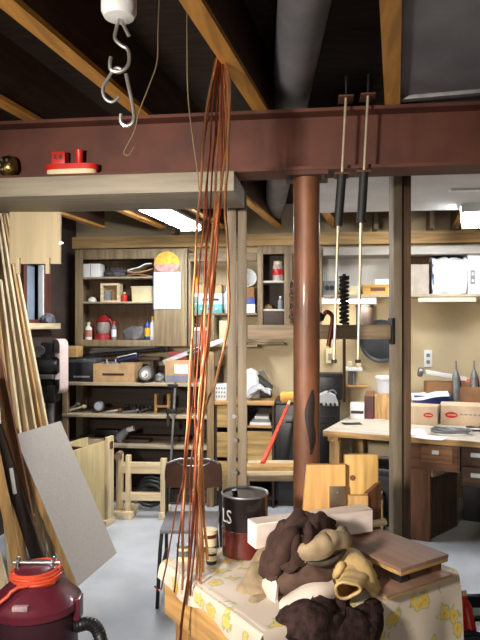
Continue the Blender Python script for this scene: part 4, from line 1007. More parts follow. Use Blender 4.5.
# ---- things on the bench
def on(px, py): return M.inverted() @ G(px, py, zbn)
def carton_on(name, label, cat, pa, pb, h, dep, m, dz=0., rz=0., **kw):
    a, b = on(*pa), on(*pb)
    mid = M @ Vector(((a.x+b.x)/2, (a.y+b.y)/2+dep/2, zbn+dz))
    t = thing(name, label, cat, mid, BR+math.atan2(b.y-a.y, b.x-a.x)+rz); w = math.hypot(b.x-a.x, b.y-a.y)/2; MM = L_(t)
    MB(MM).box((-w, -dep/2, 0), (w, dep/2, h), .004).build('box_body', m, t)
    return t, MM, w
dd = 4.95/FPX
M_cardp = mat('pale_cardboard', (206, 180, 150), .85, 0, .06, 10)
def logo(t, MM, x, dep, h, s):
    mm = MB(MM); pts = [(x+s*math.cos(2*PI*k/20), -dep/2-.002, h*.55+s*.5*math.sin(2*PI*k/20)) for k in range(20)]
    mm.prism(pts, (0, .003, 0)); mm.build('red_logo', M_red, t)
    MB(MM).box((x-s*.6, -dep/2-.003, h*.55-.004), (x+s*.7, -dep/2-.001, h*.55+.004)).build('logo_stripe', M_cardp, t)
t, MM, w = carton_on('printed_box', 'pale cardboard box with red oval logo beside the dark post', 'box', (406, 424), (437, 426), .155, .22, M_cardp)
logo(t, MM, w*.45, .22, .155, .04)
MB(MM).box((-w*.96, -.02, .155), (w*.96, .02, .1575)).build('tape', M_cream, t)
t, MM, w = carton_on('printed_box', 'pale cardboard box with red oval logo, dashes and open flap', 'box', (439, 425), (482, 427), .16, .24, M_cardp)
logo(t, MM, -w*.5, .24, .16, .05)
mm = MB(MM)
for k in range(6): mm.box((-w*.1+k*.035, -.1225, .09), (-w*.1+k*.035+.024, -.119, .1))
mm.build('printed_line', M_grey, t)
MB(MM).obox((0, -.12, .16), (0, -.03, .185), 2*w*.98, .004).build('flap', M_cardp, t)
t, MM, w = carton_on('dark_carton', 'brown cardboard box stacked behind the open-flap box at right', 'box', (451, 418.5), (486, 419.5), .28, .2, M_cardd)
MB(MM).box((-w*.9, -.015, .28), (w*.9, .015, .282)).build('tape', M_card, t)
top_z = zbn+.28
q2 = t.location
rb = MB().ball((q2.x+.05, q2.y, top_z+.03), (.1, .06, .05), 3, .3, 3, 6, flat=-.028).build('red_bag', mat('salmon_red_bag', (214, 120, 100), .6, 0, .12, 14), None, 'salmon red crumpled bag on the brown box at right', 'bag')
# white sheets lying slanted over a blue binder
a = P(405, 392, 5.0)
t, MM, w = carton_on('blue_binder', 'dark blue binder box under the white papers behind the boxes', 'binder', (412, 418), (448, 419), .2, .16, M_blue)
sh_ = M @ Vector((on(430, 412).x, on(430, 412).y, 0))
MB(MM).sheet([[Vector((u*w*1.0-.02, v, .225+.02*math.sin(u*2)-.42*(-.02-v)*(v < 0)+.0)) for v in (-.12, -.04, .03, .09)] for u in (-1, -.3, .4, 1.05)], 4, .003, .006, 8).build('white_sheet', M_paper, None, 'white paper sheet draped slanted over the blue binder', 'paper')
tt = thing('spray_gun', 'long white tool with grey round end lying on wooden case', 'tool', (0, 0, 0), 0)
tt.location = M @ Vector((on(440, 410).x, on(440, 410).y+.25, zbn)); ROOTM[tt.name] = Matrix.Translation(tt.location)
p0, p1 = P(425, 372, 5.62), P(467, 379, 5.58)
MB().obox(p0, p1, .06, .04, (0, 1, 0), .006).build('tube_body', M_white, tt)
MB().lathe([(.0, -.02), (.04, -.02), (.045, 0), (.04, .02), (0, .02)], p0+Vector((-.04, 0, .0)), 20, axis=(1, 0, -.2)).build('round_end', M_gsteel, tt)
cs = thing('wooden_case', 'long tan wooden case under the white tool on bench', 'case', Vector((0, 0, 0)))
ca_ = P(428, 380, 5.62); cb2 = P(466, 386, 5.58)
cs.location = Vector(((ca_.x+cb2.x)/2, (ca_.y+cb2.y)/2, zbn)); ROOTM[cs.name] = Matrix.Translation(cs.location)
hcs = min(p0.z, p1.z)-.025-zbn
MB(L_(cs)).box((-.19, -.07, 0), (.19, .09, hcs), .004).build('case_body', M_cardd, cs)
MB(L_(cs)).box((-.19, -.073, hcs*.6), (.19, -.069, hcs*.64)).build('lid_seam', M_brn['x'], cs)
MB(L_(cs)).box((-.02, -.08, hcs*.55), (.02, -.069, hcs*.7), .002).build('latch', M_steel, cs)
# bundle of wire
wn = []
ctr = M @ Vector((on(450, 434).x, on(450, 434).y, zbn))
for k in range(70):
    a_ = 2*PI*k/14
    rr = .1+.035*noise.noise(Vector((k*.37, 2, 1)))
    wn.append(ctr+Vector((rr*1.35*math.cos(a_), rr*.8*math.sin(a_), .012+.03*(k/70)+.012*abs(noise.noise(Vector((k*.6, 5, 0)))))))
MB().tube(spline(wn, 2), .0055, 6).build('cable_coil', M_grey, None, 'tangled coil of grey cable at the workbench front edge', 'cable')
c2 = M @ Vector((on(476, 434).x, on(476, 434).y, zbn))
MB().tube(spline([c2+Vector((.07*math.cos(a_*.9), .05*math.sin(a_*.9), .012+.004*a_)) for a_ in range(16)], 3), .007, 6).build('wire_coil', M_black, None, 'small black cord coil at the right end of the bench front', 'cord')
# loose papers on the bench
for k, (pc_, w_, h_, rz, dz, lab) in enumerate((((412, 432), .2, .28, .2, .001, 'white sheet lying on bench right of the dark post'), ((430, 438), .22, .16, -.2, .003, 'white sheet lying under the grey cable coil'), ((372, 418), .24, .2, .1, .001, 'white sheet on the bench left of the dark post'), ((352, 424), .16, .1, .5, .002, 'small dark card near bench left corner'))):
    q = G(*pc_, zbn)
    MB(Matrix.Translation((q.x, q.y, zbn+dz)) @ Matrix.Rotation(BR+rz, 4, 'Z')).sheet([[(x*w_/2, y*h_/2, .004*abs(x*y)) for y in (-1, 0, 1)] for x in (-1, 0, 1)], 3, .001).build('paper_sheet', M_paper if k < 3 else M_iron, None, lab, 'paper')
# left of the post: tub on brown box, tray
t, MM, w = carton_on('brown_box', 'brown carton holding the clear tub left of dark post', 'box', (374, 419), (392, 420), .22, .2, M_oak['z'])
zt2 = zbn+.22
q = M.inverted() @ P(383, 392, 5.2)
tb_ = thing('clear_tub', 'clear plastic tub with lid standing on the brown carton', 'tub', Vector((t.location.x, t.location.y, zt2)), t.rotation_euler.z); MM2 = L_(tb_)
Mtub = mat('frosted_plastic', (206, 206, 210), .3, 0, .06, 8)
MB(MM2).lathe([(.06, 0), (.07, .004), (.078, .13), (.078, .135), (0, .135)], (0, 0, 0), 24).build('tub_body', Mtub, tb_)
MB(MM2).lathe([(.084, .128), (.086, .13), (.086, .15), (.08, .155), (0, .155)], (0, 0, 0), 24).build('lid', M_white, tb_)
t, MM, w = carton_on('tool_pouch', 'dark maroon tool pouch left of the clear tub', 'pouch', (364, 419), (373, 419.5), .2, .1, mat('maroon_leather', (92, 48, 48), .6, 0, .15, 8))
MB(MM).obox((0, -.05, .2), (0, .04, .245), 2*w, .012, (1, 0, 0), .004).build('flap', M_brn['x'], t)
t, MM, w = carton_on('white_drawer_tray', 'flat white tray with dark slot on bench beside cabinet', 'tray', (349, 419), (363, 419.5), .14, .12, M_white)
MB(MM).box((-w*.9, -.064, .05), (w*.9, -.058, .075)).build('dark_slot', M_black, t)
# small drill stand behind the tray, on a wall shelf
a = Q(345, 387, YW-.1); b = Q(367, 382, YW-.1)
ws = thing('bench_vise', 'small white machine vise on a post behind the slim rods', 'vise', ((a.x+b.x)/2, YW-.08, a.z+.02))
MB().box((a.x, 5.8, a.z), (b.x, YW, a.z+.022), .003).build('tan_wall_ledge', M_oak['x'], None, 'little tan ledge on cream wall under the white vise', 'ledge')
x0, x1 = span(345.5, 362, YW-.1); zv = a.z+.022
MB().cyl(((x0+x1)/2, 5.86, zv), ((x0+x1)/2, 5.86, zv+.13), .022, seg=14).cyl(((x0+x1)/2-.04, 5.86, zv), ((x0+x1)/2-.04, 5.86, zv+.13), .012, seg=12).build('post', M_gsteel, ws)
MB().box((x0, 5.81, zv+.13), (x1, 5.91, zv+.165), .005).build('bed', M_white, ws)
MB().box((x0+.02, 5.81, zv+.165), (x0+.06, 5.9, zv+.215), .004).box((x1-.05, 5.81, zv+.165), (x1-.01, 5.9, zv+.2), .004).build('jaw', M_cream, ws)
# two oil cans at the wall on the bench back
for k, px in enumerate((456, 474)):
    q = P(px, 372, 5.5); q.z = zbn
    tt = thing('oil_can', ('grey spout oil can at the wall, left of two', 'grey spout oil can at the wall, right of two')[k], 'oil can', q)
    zc_ = H-(372-CY)/FPX*5.5-zbn
    MB().lathe([(.032, 0), (.032, zc_-.03), (.02, zc_), (.01, zc_+.02), (.006, zc_+.1), (0, zc_+.1)], q, 18).build('can_body', M_gsteel, tt)
    MB().tube(spline([q+Vector((.03, 0, .05)), q+Vector((.06, 0, .1)), q+Vector((.03, 0, zc_-.04))], 5), .006, 8).build('handle', M_iron, tt)
# ================================================================== LEFT: LUMBER, LEANING PANEL, SANDER
tops = ((10, 44, 4.42), (6, 37.5, 4.36), (2, 31, 4.28), (-2, 24, 4.2), (-7, 16, 4.1), (-13, 7, 4.0), (-20, -3, 3.9))
names = ('first', 'second', 'third', 'fourth', 'fifth', 'sixth', 'seventh')
for k, (xt, xb_, d) in enumerate(tops):
    a, b = P(xb_, 418, d), P(xt, 240, d)
    e = (b-a)/(b.z-a.z)
    foot, tip = a-e*a.z, a+e*((2.62 if k != 4 else 1.9)-a.z)
    MB().obox(foot, tip, .034+.006*(k % 3), .04, RT, .003).build('lumber_board', (M_pale['z'], M_oak['z'], M_pale['z'], wood('greyish_lumber', (196, 172, 134), 'z'))[k % 4], None, 'pale lumber board leaning on the left wall, %s from the right in its row' % names[k], 'board', 'lumber leaning on the left wall')
# grey panel leaning against the lumber
b0, b1 = W(-.99, 3.8, 0), W(-.865, 4.35, 0)
t0, t1 = P(15, 437, 3.8), P(60, 419, 4.34)
up = ((t0-b0)+(t1-b1))/2
nrm = (b1-b0).cross(up).normalized()
if nrm.dot(RT) < 0: nrm = -nrm
lp = thing('laminate_slab', 'thick grey faced panel with tan edges leaning against the lumber', 'panel', (b0+b1)/2)
M_gpan = mat('grey_laminate', (168, 161, 153), .6, 0, .035, 70)
MB().prism([b0, b1, b1+up, b0+up], -nrm*.006).build('grey_face', M_gpan, lp)
MB().prism([b0-nrm*.006, b1-nrm*.006, b1+up-nrm*.006, b0+up-nrm*.006], -nrm*.042).build('core', M_oak['z'], lp)
# near boards at the far left
for k, (xa, ya, xb_, yb, d, m, wd_, lab) in enumerate((
    (-8, 440, 22, 585, 3.3, M_oak['z'], .05, 'tan board leaning at left frame edge behind the shop vacuum'),
    (-26, 470, 8, 600, 3.15, M_pale['z'], .04, 'pale narrow board leaning nearest the left frame edge'),
    (-14, 300, 30, 520, 3.72, M_brn['z'], .05, 'brown board leaning left of the grey panel'),
    (-4, 430, 32, 540, 3.7, M_dkw['z'], .08, 'dark wide board leaning just behind the grey panel edge'))):
    a, b = P(xb_, yb, d), P(xa, ya, d); e = (b-a)/(b.z-a.z)
    tip = a+e*((1.35 if k != 2 else 2.1)-a.z)
    if k == 3: tip = a+e*(1.0-a.z)
    MB().obox(a-e*a.z, tip, wd_, .03, RT, .003).build('leaning_board', m, None, lab, 'board')
a, b = P(11, 468, 3.677), P(15, 494, 3.677)
MB().obox(a, b, .022, .012, RT, .003).build('white_tag', M_white, None, 'thin white strip stuck on the dark board at left edge', 'tag')

# belt sander on its stand
sd_ = 5.12
sc_ = W((50-CX)/FPX*sd_, sd_, 0)
bs = thing('belt_sander', 'dark standing belt sander with pale pink upright belt', 'sander', sc_, YAW); M = L_(bs)
k = sd_/FPX
def sx_(px): return (px-50)*k
def sz_(py): return H-(py-CY)*k
MB(M).box((-.11, -.12, 0), (.11, .12, .04), .008).build('base', M_iron, bs)
MB(M).cyl((0, 0, .04), (0, 0, sz_(400)), .034, seg=18).build('column', M_gsteel, bs)
MB(M).box((-.09, -.08, sz_(402)), (.06, .1, sz_(385)), .01).build('bracket', M_iron, bs)
MB(M).lathe([(0, -.1), (.062, -.1), (.074, -.085), (.074, .1), (.06, .12), (0, .12)], (sx_(44), 0, sz_(366)), 24, axis=(1, 0, 0)).build('motor', M_black, bs)
MB(M).box((sx_(42), -.05, sz_(398)), (sx_(54), .05, sz_(342)), .02).build('housing', M_iron, bs)
MB(M).cyl((sx_(43), -.07, sz_(350)), (sx_(43), -.1, sz_(350)), .04, seg=18).build('hand_knob', M_gsteel, bs)
MB(M).box((sx_(40), -.11, sz_(378)), (sx_(56), -.05, sz_(374)), .003).build('work_table', M_gsteel, bs)
rr, zt_, zb__ = .06, sz_(346), sz_(386)
path = [(rr*math.cos(a), zt_+rr*math.sin(a)) for a in [PI*q/12 for q in range(13)]] + [(rr*math.cos(a), zb__+rr*math.sin(a)) for a in [PI+PI*q/12 for q in range(13)]]
e1 = Vector((.75, -.66, 0)); e2 = Vector((.66, .75, 0))
bc_ = Vector((sx_(60), 0, 0))
vs, fs = [], []
for (u, z) in path:
    for (o, rn) in ((-.04, 0), (.04, 0)): vs.append(bc_+e1*u+e2*o+Vector((0, 0, z)))
for i, (u, z) in enumerate(path):
    cxz = (0, zt_ if z > (zt_+zb__)/2 else zb__)
    for o in (-.04, .04): vs.append(bc_+e1*u*.94+e2*o+Vector((0, 0, cxz[1]+(z-cxz[1])*.94)))
n = len(path)
for i in range(n):
    j = (i+1) % n
    fs += [(2*i, 2*j, 2*j+1, 2*i+1), (2*n+2*i, 2*n+2*i+1, 2*n+2*j+1, 2*n+2*j), (2*i, 2*n+2*i, 2*n+2*j, 2*j), (2*i+1, 2*j+1, 2*n+2*j+1, 2*n+2*i+1)]
MB(M)._add(vs, fs).build('sanding_belt', mat('pale_pink_belt', (206, 184, 180), .7, 0, .05, 14), bs)
for z in (zt_, zb__): MB(M).cyl(bc_-e2*.042+Vector((0, 0, z)), bc_+e2*.042+Vector((0, 0, z)), rr*.93, seg=24).build('belt_pulley', M_gsteel, bs)
# grey rag on the window sill
c = Vector((XL+.05, 5.18, wz0-.03))
lump('grey_rag', 'grey rag lying on the sill of left window', 'cloth', (c.x, c.y, c.z+.03), (.045, .11, .055), mat('slate_cloth2', (96, 96, 104), .9, 0, .2, 10), .4, 2.4, 11)

# ================================================================== SHOP VACUUM
vd = 2.3
vc = W((36-CX)/FPX*vd, vd, 0)
sv = thing('shop_vacuum', 'dark red shop vacuum with cord wrapped around its top', 'vacuum', vc, YAW); M = L_(sv)
def vz(py): return H-(py-CY)/FPX*vd
M_mar = mat('maroon_plastic', (88, 28, 42), .35, 0, .1, 6, coat=.2)
M_mard = mat('dark_drum_plastic', (52, 26, 34), .4, 0, .12, 6)
MB(M).lathe([(.13, .06), (.155, .09), (.15, .565), (0, .565)], (0, 0, 0), 36).build('drum', M_mard, sv)
MB(M).lathe([(.151, .556), (.163, .562), (.164, .588), (.154, .596), (.148, .604), (.138, .612), (.12, .63), (.1, .646), (.088, .654), (.08, .66), (.076, .702), (.06, .71), (0, .711)], (0, 0, 0), 36).build('motor_head', M_mar, sv)
MB(M).box((-.035, -.152, .604), (.02, -.13, .622), .004).build('name_plate', mat('grey_plate', (180, 150, 150), .5, 0, .15, 30), sv)
for s in (-1, 1):
    MB(M).tube(spline([(s*.065, -.012, vz(574)), (s*.065, -.012, vz(561)), (s*.065, .0, vz(558)), (s*.065, .012, vz(561)), (s*.065, .012, vz(574))], 4), .006, 8).build('u_bolt', M_steel, sv)
MB(M).cyl((-.085, 0, vz(562.5)), (.088, 0, vz(562.5)), .0055, seg=10).build('cross_bar', M_steel, sv)
for k in range(3):
    a = PI/2+k*2*PI/3
    MB(M).cyl((.12*math.cos(a), .12*math.sin(a), .0), (.12*math.cos(a), .12*math.sin(a), .05), .03, seg=14).box((.12*math.cos(a)-.03, .12*math.sin(a)-.03, .045), (.12*math.cos(a)+.03, .12*math.sin(a)+.03, .075)).build('caster', M_black, sv)
MB(M).box((.146, -.04, .52), (.172, .02, .6), .006).build('latch', M_mar, sv)
hpt = [Vector((.15, -.02, vz(624))), Vector((.2, -.02, vz(621))), Vector((.235, -.03, vz(626))), Vector((.255, -.05, vz(640))), Vector((.25, -.06, vz(665))), Vector((.235, -.1, vz(720))), Vector((.2, -.2, .08)), Vector((.1, -.26, .04)), Vector((-.05, -.25, .04))]
sp = spline(hpt, 10)
MB(M).tube(sp, [.0225+.0022*(i % 2) for i in range(len(sp))], 16).build('hose', M_black, sv)
cd = []
for q in range(9*16):
    a = 2*PI*q/16; t = q/(9*16)
    rr = .084+.006*math.sin(q*.71)+.004*noise.noise(Vector((q*.2, 1, 1)))
    cd.append((rr*math.cos(a), rr*math.sin(a), (.664)+.034*abs(((t*3) % 2)-1)+.003*math.sin(q*.43)))
cd += [(-.03, -.105, .67), (-.06, -.12, .645), (-.095, -.135, .62), (-.12, -.15, .598), (-.135, -.16, .53), (-.14, -.165, .35), (-.15, -.17, .1), (-.16, -.2, .012), (-.3, -.25, .012)]
MB(M).tube(spline(cd, 2), .0065, 7).build('extension_cord', mat('orange_cord', (206, 74, 42), .5, 0, .08, 10), None, 'orange extension cord coiled around the neck of the shop vacuum', 'cord')

# ================================================================== CRATE AT LOWER RIGHT
cq = W((478-CX)/FPX*2.35, 2.35, 0)
dc = thing('dark_bin', 'dark navy bin on the floor at the lower right corner', 'bin', cq, YAW); M = L_(dc); hh = .5
M_navy = mat('navy_plastic', (34, 34, 50), .45, 0, .12, 6)
MB(M).box((-.09, -.13, 0), (.14, .16, .012)).obox((-.095, 0, .0), (-.1, 0, hh), .29, .01, (0, 1, 0)).obox((.145, 0, 0), (.15, 0, hh), .29, .01, (0, 1, 0)).obox((.025, -.135, 0), (.025, -.14, hh), .24, .01).obox((.025, .165, 0), (.025, .17, hh), .24, .01).build('bin_body', M_navy, dc)
MB(M).tube([(-.105, -.145, hh), (.155, -.145, hh), (.155, .175, hh), (-.105, .175, hh)], .012, 10, closed=True).build('rim', M_navy, dc)
a, b = P(469, 622, 2.3), P(463, 591, 2.34)
rt_ = thing('red_bottle', 'red bottle standing tilted in the dark navy bin', 'bottle', a)
e = (b-a)
MB().tube([a-e*2, a, a+e*.45, a+e*.6, a+e*.7, a+e*.85], [.022, .022, .022, .017, .01, .01], 16).build('body', M_red, rt_)
MB().tube([a+e*.84, a+e*1.02], [.0125, .0125], 14).build('cap', M_cream, rt_)
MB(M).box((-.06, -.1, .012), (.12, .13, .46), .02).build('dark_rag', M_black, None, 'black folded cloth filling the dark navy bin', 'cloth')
MB(M).box((-.02, .05, .46), (.07, .12, .475), .004).build('green_pad', mat('green_pad_', (40, 70, 50), .7), None, 'small dark green pad in the dark navy bin', 'pad')

# ================================================================== WORK TABLE (cloth covered)
TZ = .785
TC = W(.075, 1.63, 0)
TR = math.radians(33)+YAW
tbl = thing('work_table', 'wooden work table covered with a flowered cloth in the foreground', 'table', TC, TR); M = L_(tbl); MT = M
TW, TL = .75, .6
MB(M).box((.012, .012, TZ-.03), (TW-.01, TL-.01, TZ)).build('table_top', M_oak['x'], tbl)
MB(M).box((-.014, .0, TZ-.17), (.012, TL-.01, TZ-.002), .003).build('apron', wood('tan_apron', (196, 150, 92), 'y'), tbl)
MB(M).box((.02, .02, TZ-.13), (TW-.02, .045, TZ-.03), .003).box((TW-.045, .045, TZ-.13), (TW-.02, TL-.04, TZ-.03), .003).box((.02, TL-.04, TZ-.13), (TW-.02, TL-.015, TZ-.03), .003).build('apron', M_oak['x'], tbl)
for x in (.012, TW-.1):
    for y in (.045, TL-.13): MB(M).box((x, y, 0), (x+.075, y+.09, TZ-.03), .004).build('leg', M_oak['z'] if x > .1 else wood('brown_leg', (164, 118, 72), 'z'), tbl)
# flowered tablecloth
mfl = bpy.data.materials.new('flowered_oilcloth'); mfl.use_nodes = True
nt = mfl.node_tree; b = nt.nodes['Principled BSDF']; tc = nt.nodes.new('ShaderNodeTexCoord')
vo = nt.nodes.new('ShaderNodeTexVoronoi'); vo.inputs['Scale'].default_value = 15; vo.inputs['Randomness'].default_value = .7
nz = nt.nodes.new('ShaderNodeTexNoise'); nz.inputs['Scale'].default_value = 30
mixv = nt.nodes.new('ShaderNodeMix'); mixv.data_type = 'VECTOR'; mixv.inputs['Factor'].default_value = .06
nt.links.new(tc.outputs['Object'], mixv.inputs['A']); nt.links.new(nz.outputs['Color'], mixv.inputs['B']); nt.links.new(tc.outputs['Object'], nz.inputs['Vector'])
nt.links.new(mixv.outputs['Result'], vo.inputs['Vector'])
rp = nt.nodes.new('ShaderNodeValToRGB'); E = rp.color_ramp.elements
E[0].position = 0; E[0].color = lin((190, 120, 60)); E[1].position = 1; E[1].color = lin((206, 192, 176))
for pos, c in ((.16, (214, 176, 70)), (.30, (206, 186, 110)), (.36, (150, 156, 100)), (.42, (204, 190, 172))):
    x = E.new(pos); x.color = lin(c)
nt.links.new(vo.outputs['Distance'], rp.inputs['Fac']); nt.links.new(rp.outputs['Color'], b.inputs['Base Color']); b.inputs['Roughness'].default_value = .55
tcm = MB(M)
grid = []
for i in range(13):
    x = -.02+(TW+.03)*i/12
    w_ = .012*math.sin(i*1.9)+.006*math.sin(i*4.3)
    row = [(x, -.03+w_*1.2, .40), (x, -.026+w_, .55), (x, -.02+w_*.6, .68), (x, -.014, .752), (x, -.004, TZ+.004), (x, .02, TZ+.0055)]
    for j in range(1, 7): row.append((x, .02+(TL-.02)*j/6, TZ+.0055+.0015*math.sin(i*2+j*1.7)))
    grid.append(row)
tcm.sheet(grid, 3, .003)
g2 = []
for j in range(9):
    y = (TL)*j/8
    w_ = .005*math.sin(j*2.1)
    g2.append([(.01, y, TZ+.0065), (-.008, y, TZ+.006), (-.0225, y, TZ-.004), (-.026+w_, y, TZ-.03), (-.027+w_*1.4, y, TZ-.055-.012*math.sin(j*1.3))])
tcm.sheet(g2, 3, .003)
tcl = tcm.build('tablecloth', mfl, None, 'white oilcloth with yellow flowers draped over the work table', 'tablecloth')
TT = TZ+.008

# ---- big oil can
oc = W((245-CX)/FPX*2.17, 2.2, TT); rr = .081; hh = .222
can = thing('oil_can_tin', 'tall dark open metal can with white letters on the table', 'can', oc)
M_canr = mat('red_brown_tin', (92, 36, 28), .3, .2, .15, 7, coat=.4)
M_cank = mat('black_tin_print', (30, 22, 22), .3, .1, .15, 7, coat=.4)
MB().lathe([(0, .004), (rr-.004, .004), (rr-.004, .0), (rr, .0), (rr+.001, .008), (rr, .012), (rr, hh*.42)], oc, 44).build('lower_body', M_canr, can)
MB().lathe([(rr, hh*.42), (rr, hh*.94)], oc, 44).build('printed_body', M_cank, can)
MB().lathe([(rr-.003, hh*.45), (rr-.003, hh*.95), (rr*.0, hh*.45)], oc, 44).build('inside', M_gsteel, can)
MB().tube([oc+Vector((rr*math.cos(2*PI*k/44), rr*math.sin(2*PI*k/44), hh*.955)) for k in range(44)], .0042, 8, closed=True).build('rim', M_gsteel, can)
MB().tube([oc+Vector(((rr+.0006)*math.cos(2*PI*k/44), (rr+.0006)*math.sin(2*PI*k/44), hh*.42)) for k in range(44)], .0016, 6, closed=True).build('seam_bead', M_canr, can)
vs, fs = text_mesh('LS', .066, .0006)
fwd = -Vector((oc.x, oc.y, 0)).normalized(); rgt = Vector((-fwd.y, fwd.x, 0))
tv = []
for v in vs:
    th = math.radians(-52)+v.x*.85/rr
    r_ = rr+.0012+v.z
    tv.append(oc+fwd*(r_*math.cos(th))+rgt*(r_*math.sin(th))+Vector((0, 0, hh*.55+v.y)))
MB()._add(tv, fs).build('white_lettering', M_white, can, smooth=False)
pbr = oc+Vector((-.03, .0, hh*.5))
bru = thing('paint_brush', 'dark handled brush standing in the tall open can', 'brush', pbr)
MB().tube([oc+Vector((-.02, .01, hh*.47)), oc+Vector((-.035, -.02, hh*1.02))], [.012, .009], 12).build('handle', M_black, bru)
MB().tube([oc+Vector((-.02, .01, hh*.47)), oc+Vector((-.016, .018, hh*.455))], [.016, .016], 12).build('ferrule', M_gsteel, bru)
# small tins left of it
for k, (px, d, r_, h_, m, m2, lab) in enumerate(((209, 2.22, .028, .07, M_canr, M_cream, 'little dark tin with a cream lid left of the tall can'), (199, 2.3, .024, .05, M_cream, M_gsteel, 'small cream jar lid pot behind the little dark tin'), (211.5, 2.1, .018, .042, M_black, M_cream, 'tiny black pot in front of the little dark tin'))):
    c = W((px-CX)/FPX*d, d, TT)
    if k == 1: c = MT @ Vector((.05, TL-.03, TT))
    tt = thing('small_tin', lab, 'tin', c)
    MB().lathe([(r_, 0), (r_, h_), (0, h_)], c, 22).build('body', m, tt)
    MB().lathe([(r_*1.08, h_*.9), (r_*1.08, h_*1.08), (r_*.8, h_*1.1), (0, h_*1.06)], c, 22).build('lid', m2, tt)
    MB().lathe([(r_*1.015, h_*.3), (r_*1.015, h_*.7)], c, 22).build('paper_label', m2, tt)

# ---- long pale block on a prop
e0 = P(252, 530, 2.05); e1 = P(367, 527, 2.22)
pb = thing('pale_timber_block', 'long whitish square timber lying behind the heap of clothes', 'timber', e0)
Mblk = wood('whitish_timber', (216, 200, 190), 'x', var=.05)
ax = (e1-e0); ax.z = 0; ax.normalize(); ln = (e1-e0).length
zc_ = .91
p0 = Vector((e0.x, e0.y, zc_)); p1 = p0+ax*ln
MB().obox(p0, p1, .082, .07, (0, 0, 1), .003).build('timber_body', Mblk, pb)
MB().obox(p0-ax*.001, p0+ax*.001, .08, .068, (0, 0, 1)).build('sawn_end', mat('lit_end_face', (226, 222, 218), .8, 0, .04, 20), pb)  # end painted whiter, as if lit from the left
for k, t in enumerate((.42, .82)):
    q = p0+ax*ln*t
    MB(Matrix.Translation((q.x, q.y, 0)) @ Matrix.Rotation(math.atan2(ax.y, ax.x), 4, 'Z')).box((-.03, -.03, TT), (.03, .03, zc_-.042), .003).build('timber_prop', M_brn['x'], None, ('brown wooden prop under the middle of the long whitish timber', 'brown wooden prop under the right end of the whitish timber')[k], 'block')

# ---- wooden jig standing at the back
def Wp(px, py, d): return P(px, py, d)
jg = thing('wooden_jig', 'tan wooden jig of upright boards with metal plate behind timber', 'jig', W((335-CX)/FPX*2.33, 2.36, TT), YAW+.04); M = L_(jg)
kj = 2.36/FPX
def jx(px): return (px-335)*kj
def jz(py): return H-(py-CY)*kj-TT
M_ply2 = wood('orange_tan_board', (206, 158, 96), 'z', var=.12)
MB(M).prism([(jx(300.5), -.03, 0), (jx(345), -.03, 0), (jx(345), -.03, jz(463)), (jx(307), -.03, jz(463))], (0, .022, 0)).build('front_board', M_ply2, jg)
MB(M).box((jx(329), -.036, jz(512)), (jx(345), -.0295, jz(484)), .002).build('metal_plate', mat('brown_steel_plate', (120, 104, 88), .4, .6, .15, 12), jg)
MB(M).cyl((jx(337), -.034, jz(490)), (jx(337), -.041, jz(490)), .004, seg=10).build('plate_screw', M_steel, jg)
MB(M).box((jx(346), .0, 0), (jx(380), .022, jz(455)), .002).build('rear_board', wood('knotty_board', (198, 158, 92), 'z', var=.2), jg)
MB(M).cyl((jx(354), -.002, jz(478)), (jx(354), .0, jz(478)), .011, seg=14).build('knot', M_brn['z'], jg)
MB(M).prism([(jx(366), -.05, 0), (jx(383), .0, 0), (jx(383), .0, jz(482)), (jx(366), -.05, jz(490))], (-.012, .008, 0)).build('side_board', M_brn['z'], jg)
MB(M).box((jx(347), -.06, 0), (jx(366), -.03, jz(492)), .003).build('small_block', M_oak['z'], jg)
MB(M).cyl((jx(366), -.068, jz(519)), (jx(383), -.062, jz(517)), .013, seg=14).build('peg', M_pale['x'], jg)

# ---- boards stacked at the right end of the table
M_brd = wood('grey_brown_board', (140, 108, 90), 'y', var=.1)
def brd(name, label, corner, wx, wy, z, th, m, edge):
    t = thing(name, label, 'board', (corner.x, corner.y, z), TR); MM = L_(t)
    MB(MM).box((0, 0, th*.5), (wx, wy, th), .002).build('face', m, t)
    MB(MM).box((.001, .001, 0), (wx-.001, wy-.001, th*.5), .002).build('core', edge, t)
    return t
lowc = W(.43, 1.815, 0)
brd('flat_board', 'brown board lying on the tablecloth, lower of two at right', lowc, .295, .36, TT, .014, M_brd, M_oak['x'])
upc = W(.487, 1.875, 0)
for k, (x, y) in enumerate(((.02, .02), (.17, .02), (.1, .25))):
    q = Matrix.Translation(upc) @ Matrix.Rotation(TR, 4, 'Z')
    MB(q).box((x, y, TT+.014), (x+.04, y+.04, TT+.046), .002).build('spacer_block', M_iron if k == 0 else M_brn['x'], None, ('dark spacer block between the two boards, near left corner', 'brown spacer block between the two boards, near right corner', 'brown spacer block between the two boards, far end')[k], 'block')
brd('flat_board', 'brown board raised on spacer blocks, upper of two at right', upc, .22, .30, TT+.046, .024, M_brd, M_oak['x'])
q = MT @ Vector((.43, .2, TT)); 
bb = MB(Matrix.Translation((q.x, q.y, 0)) @ Matrix.Rotation(TR+PI/2, 4, 'Z'))
bb.box((-.16, -.02, TT), (.06, .02, TT+.03), .003); bb.build('dark_bar', M_iron, None, 'dark square steel bar between the clothes heap and boards', 'bar')

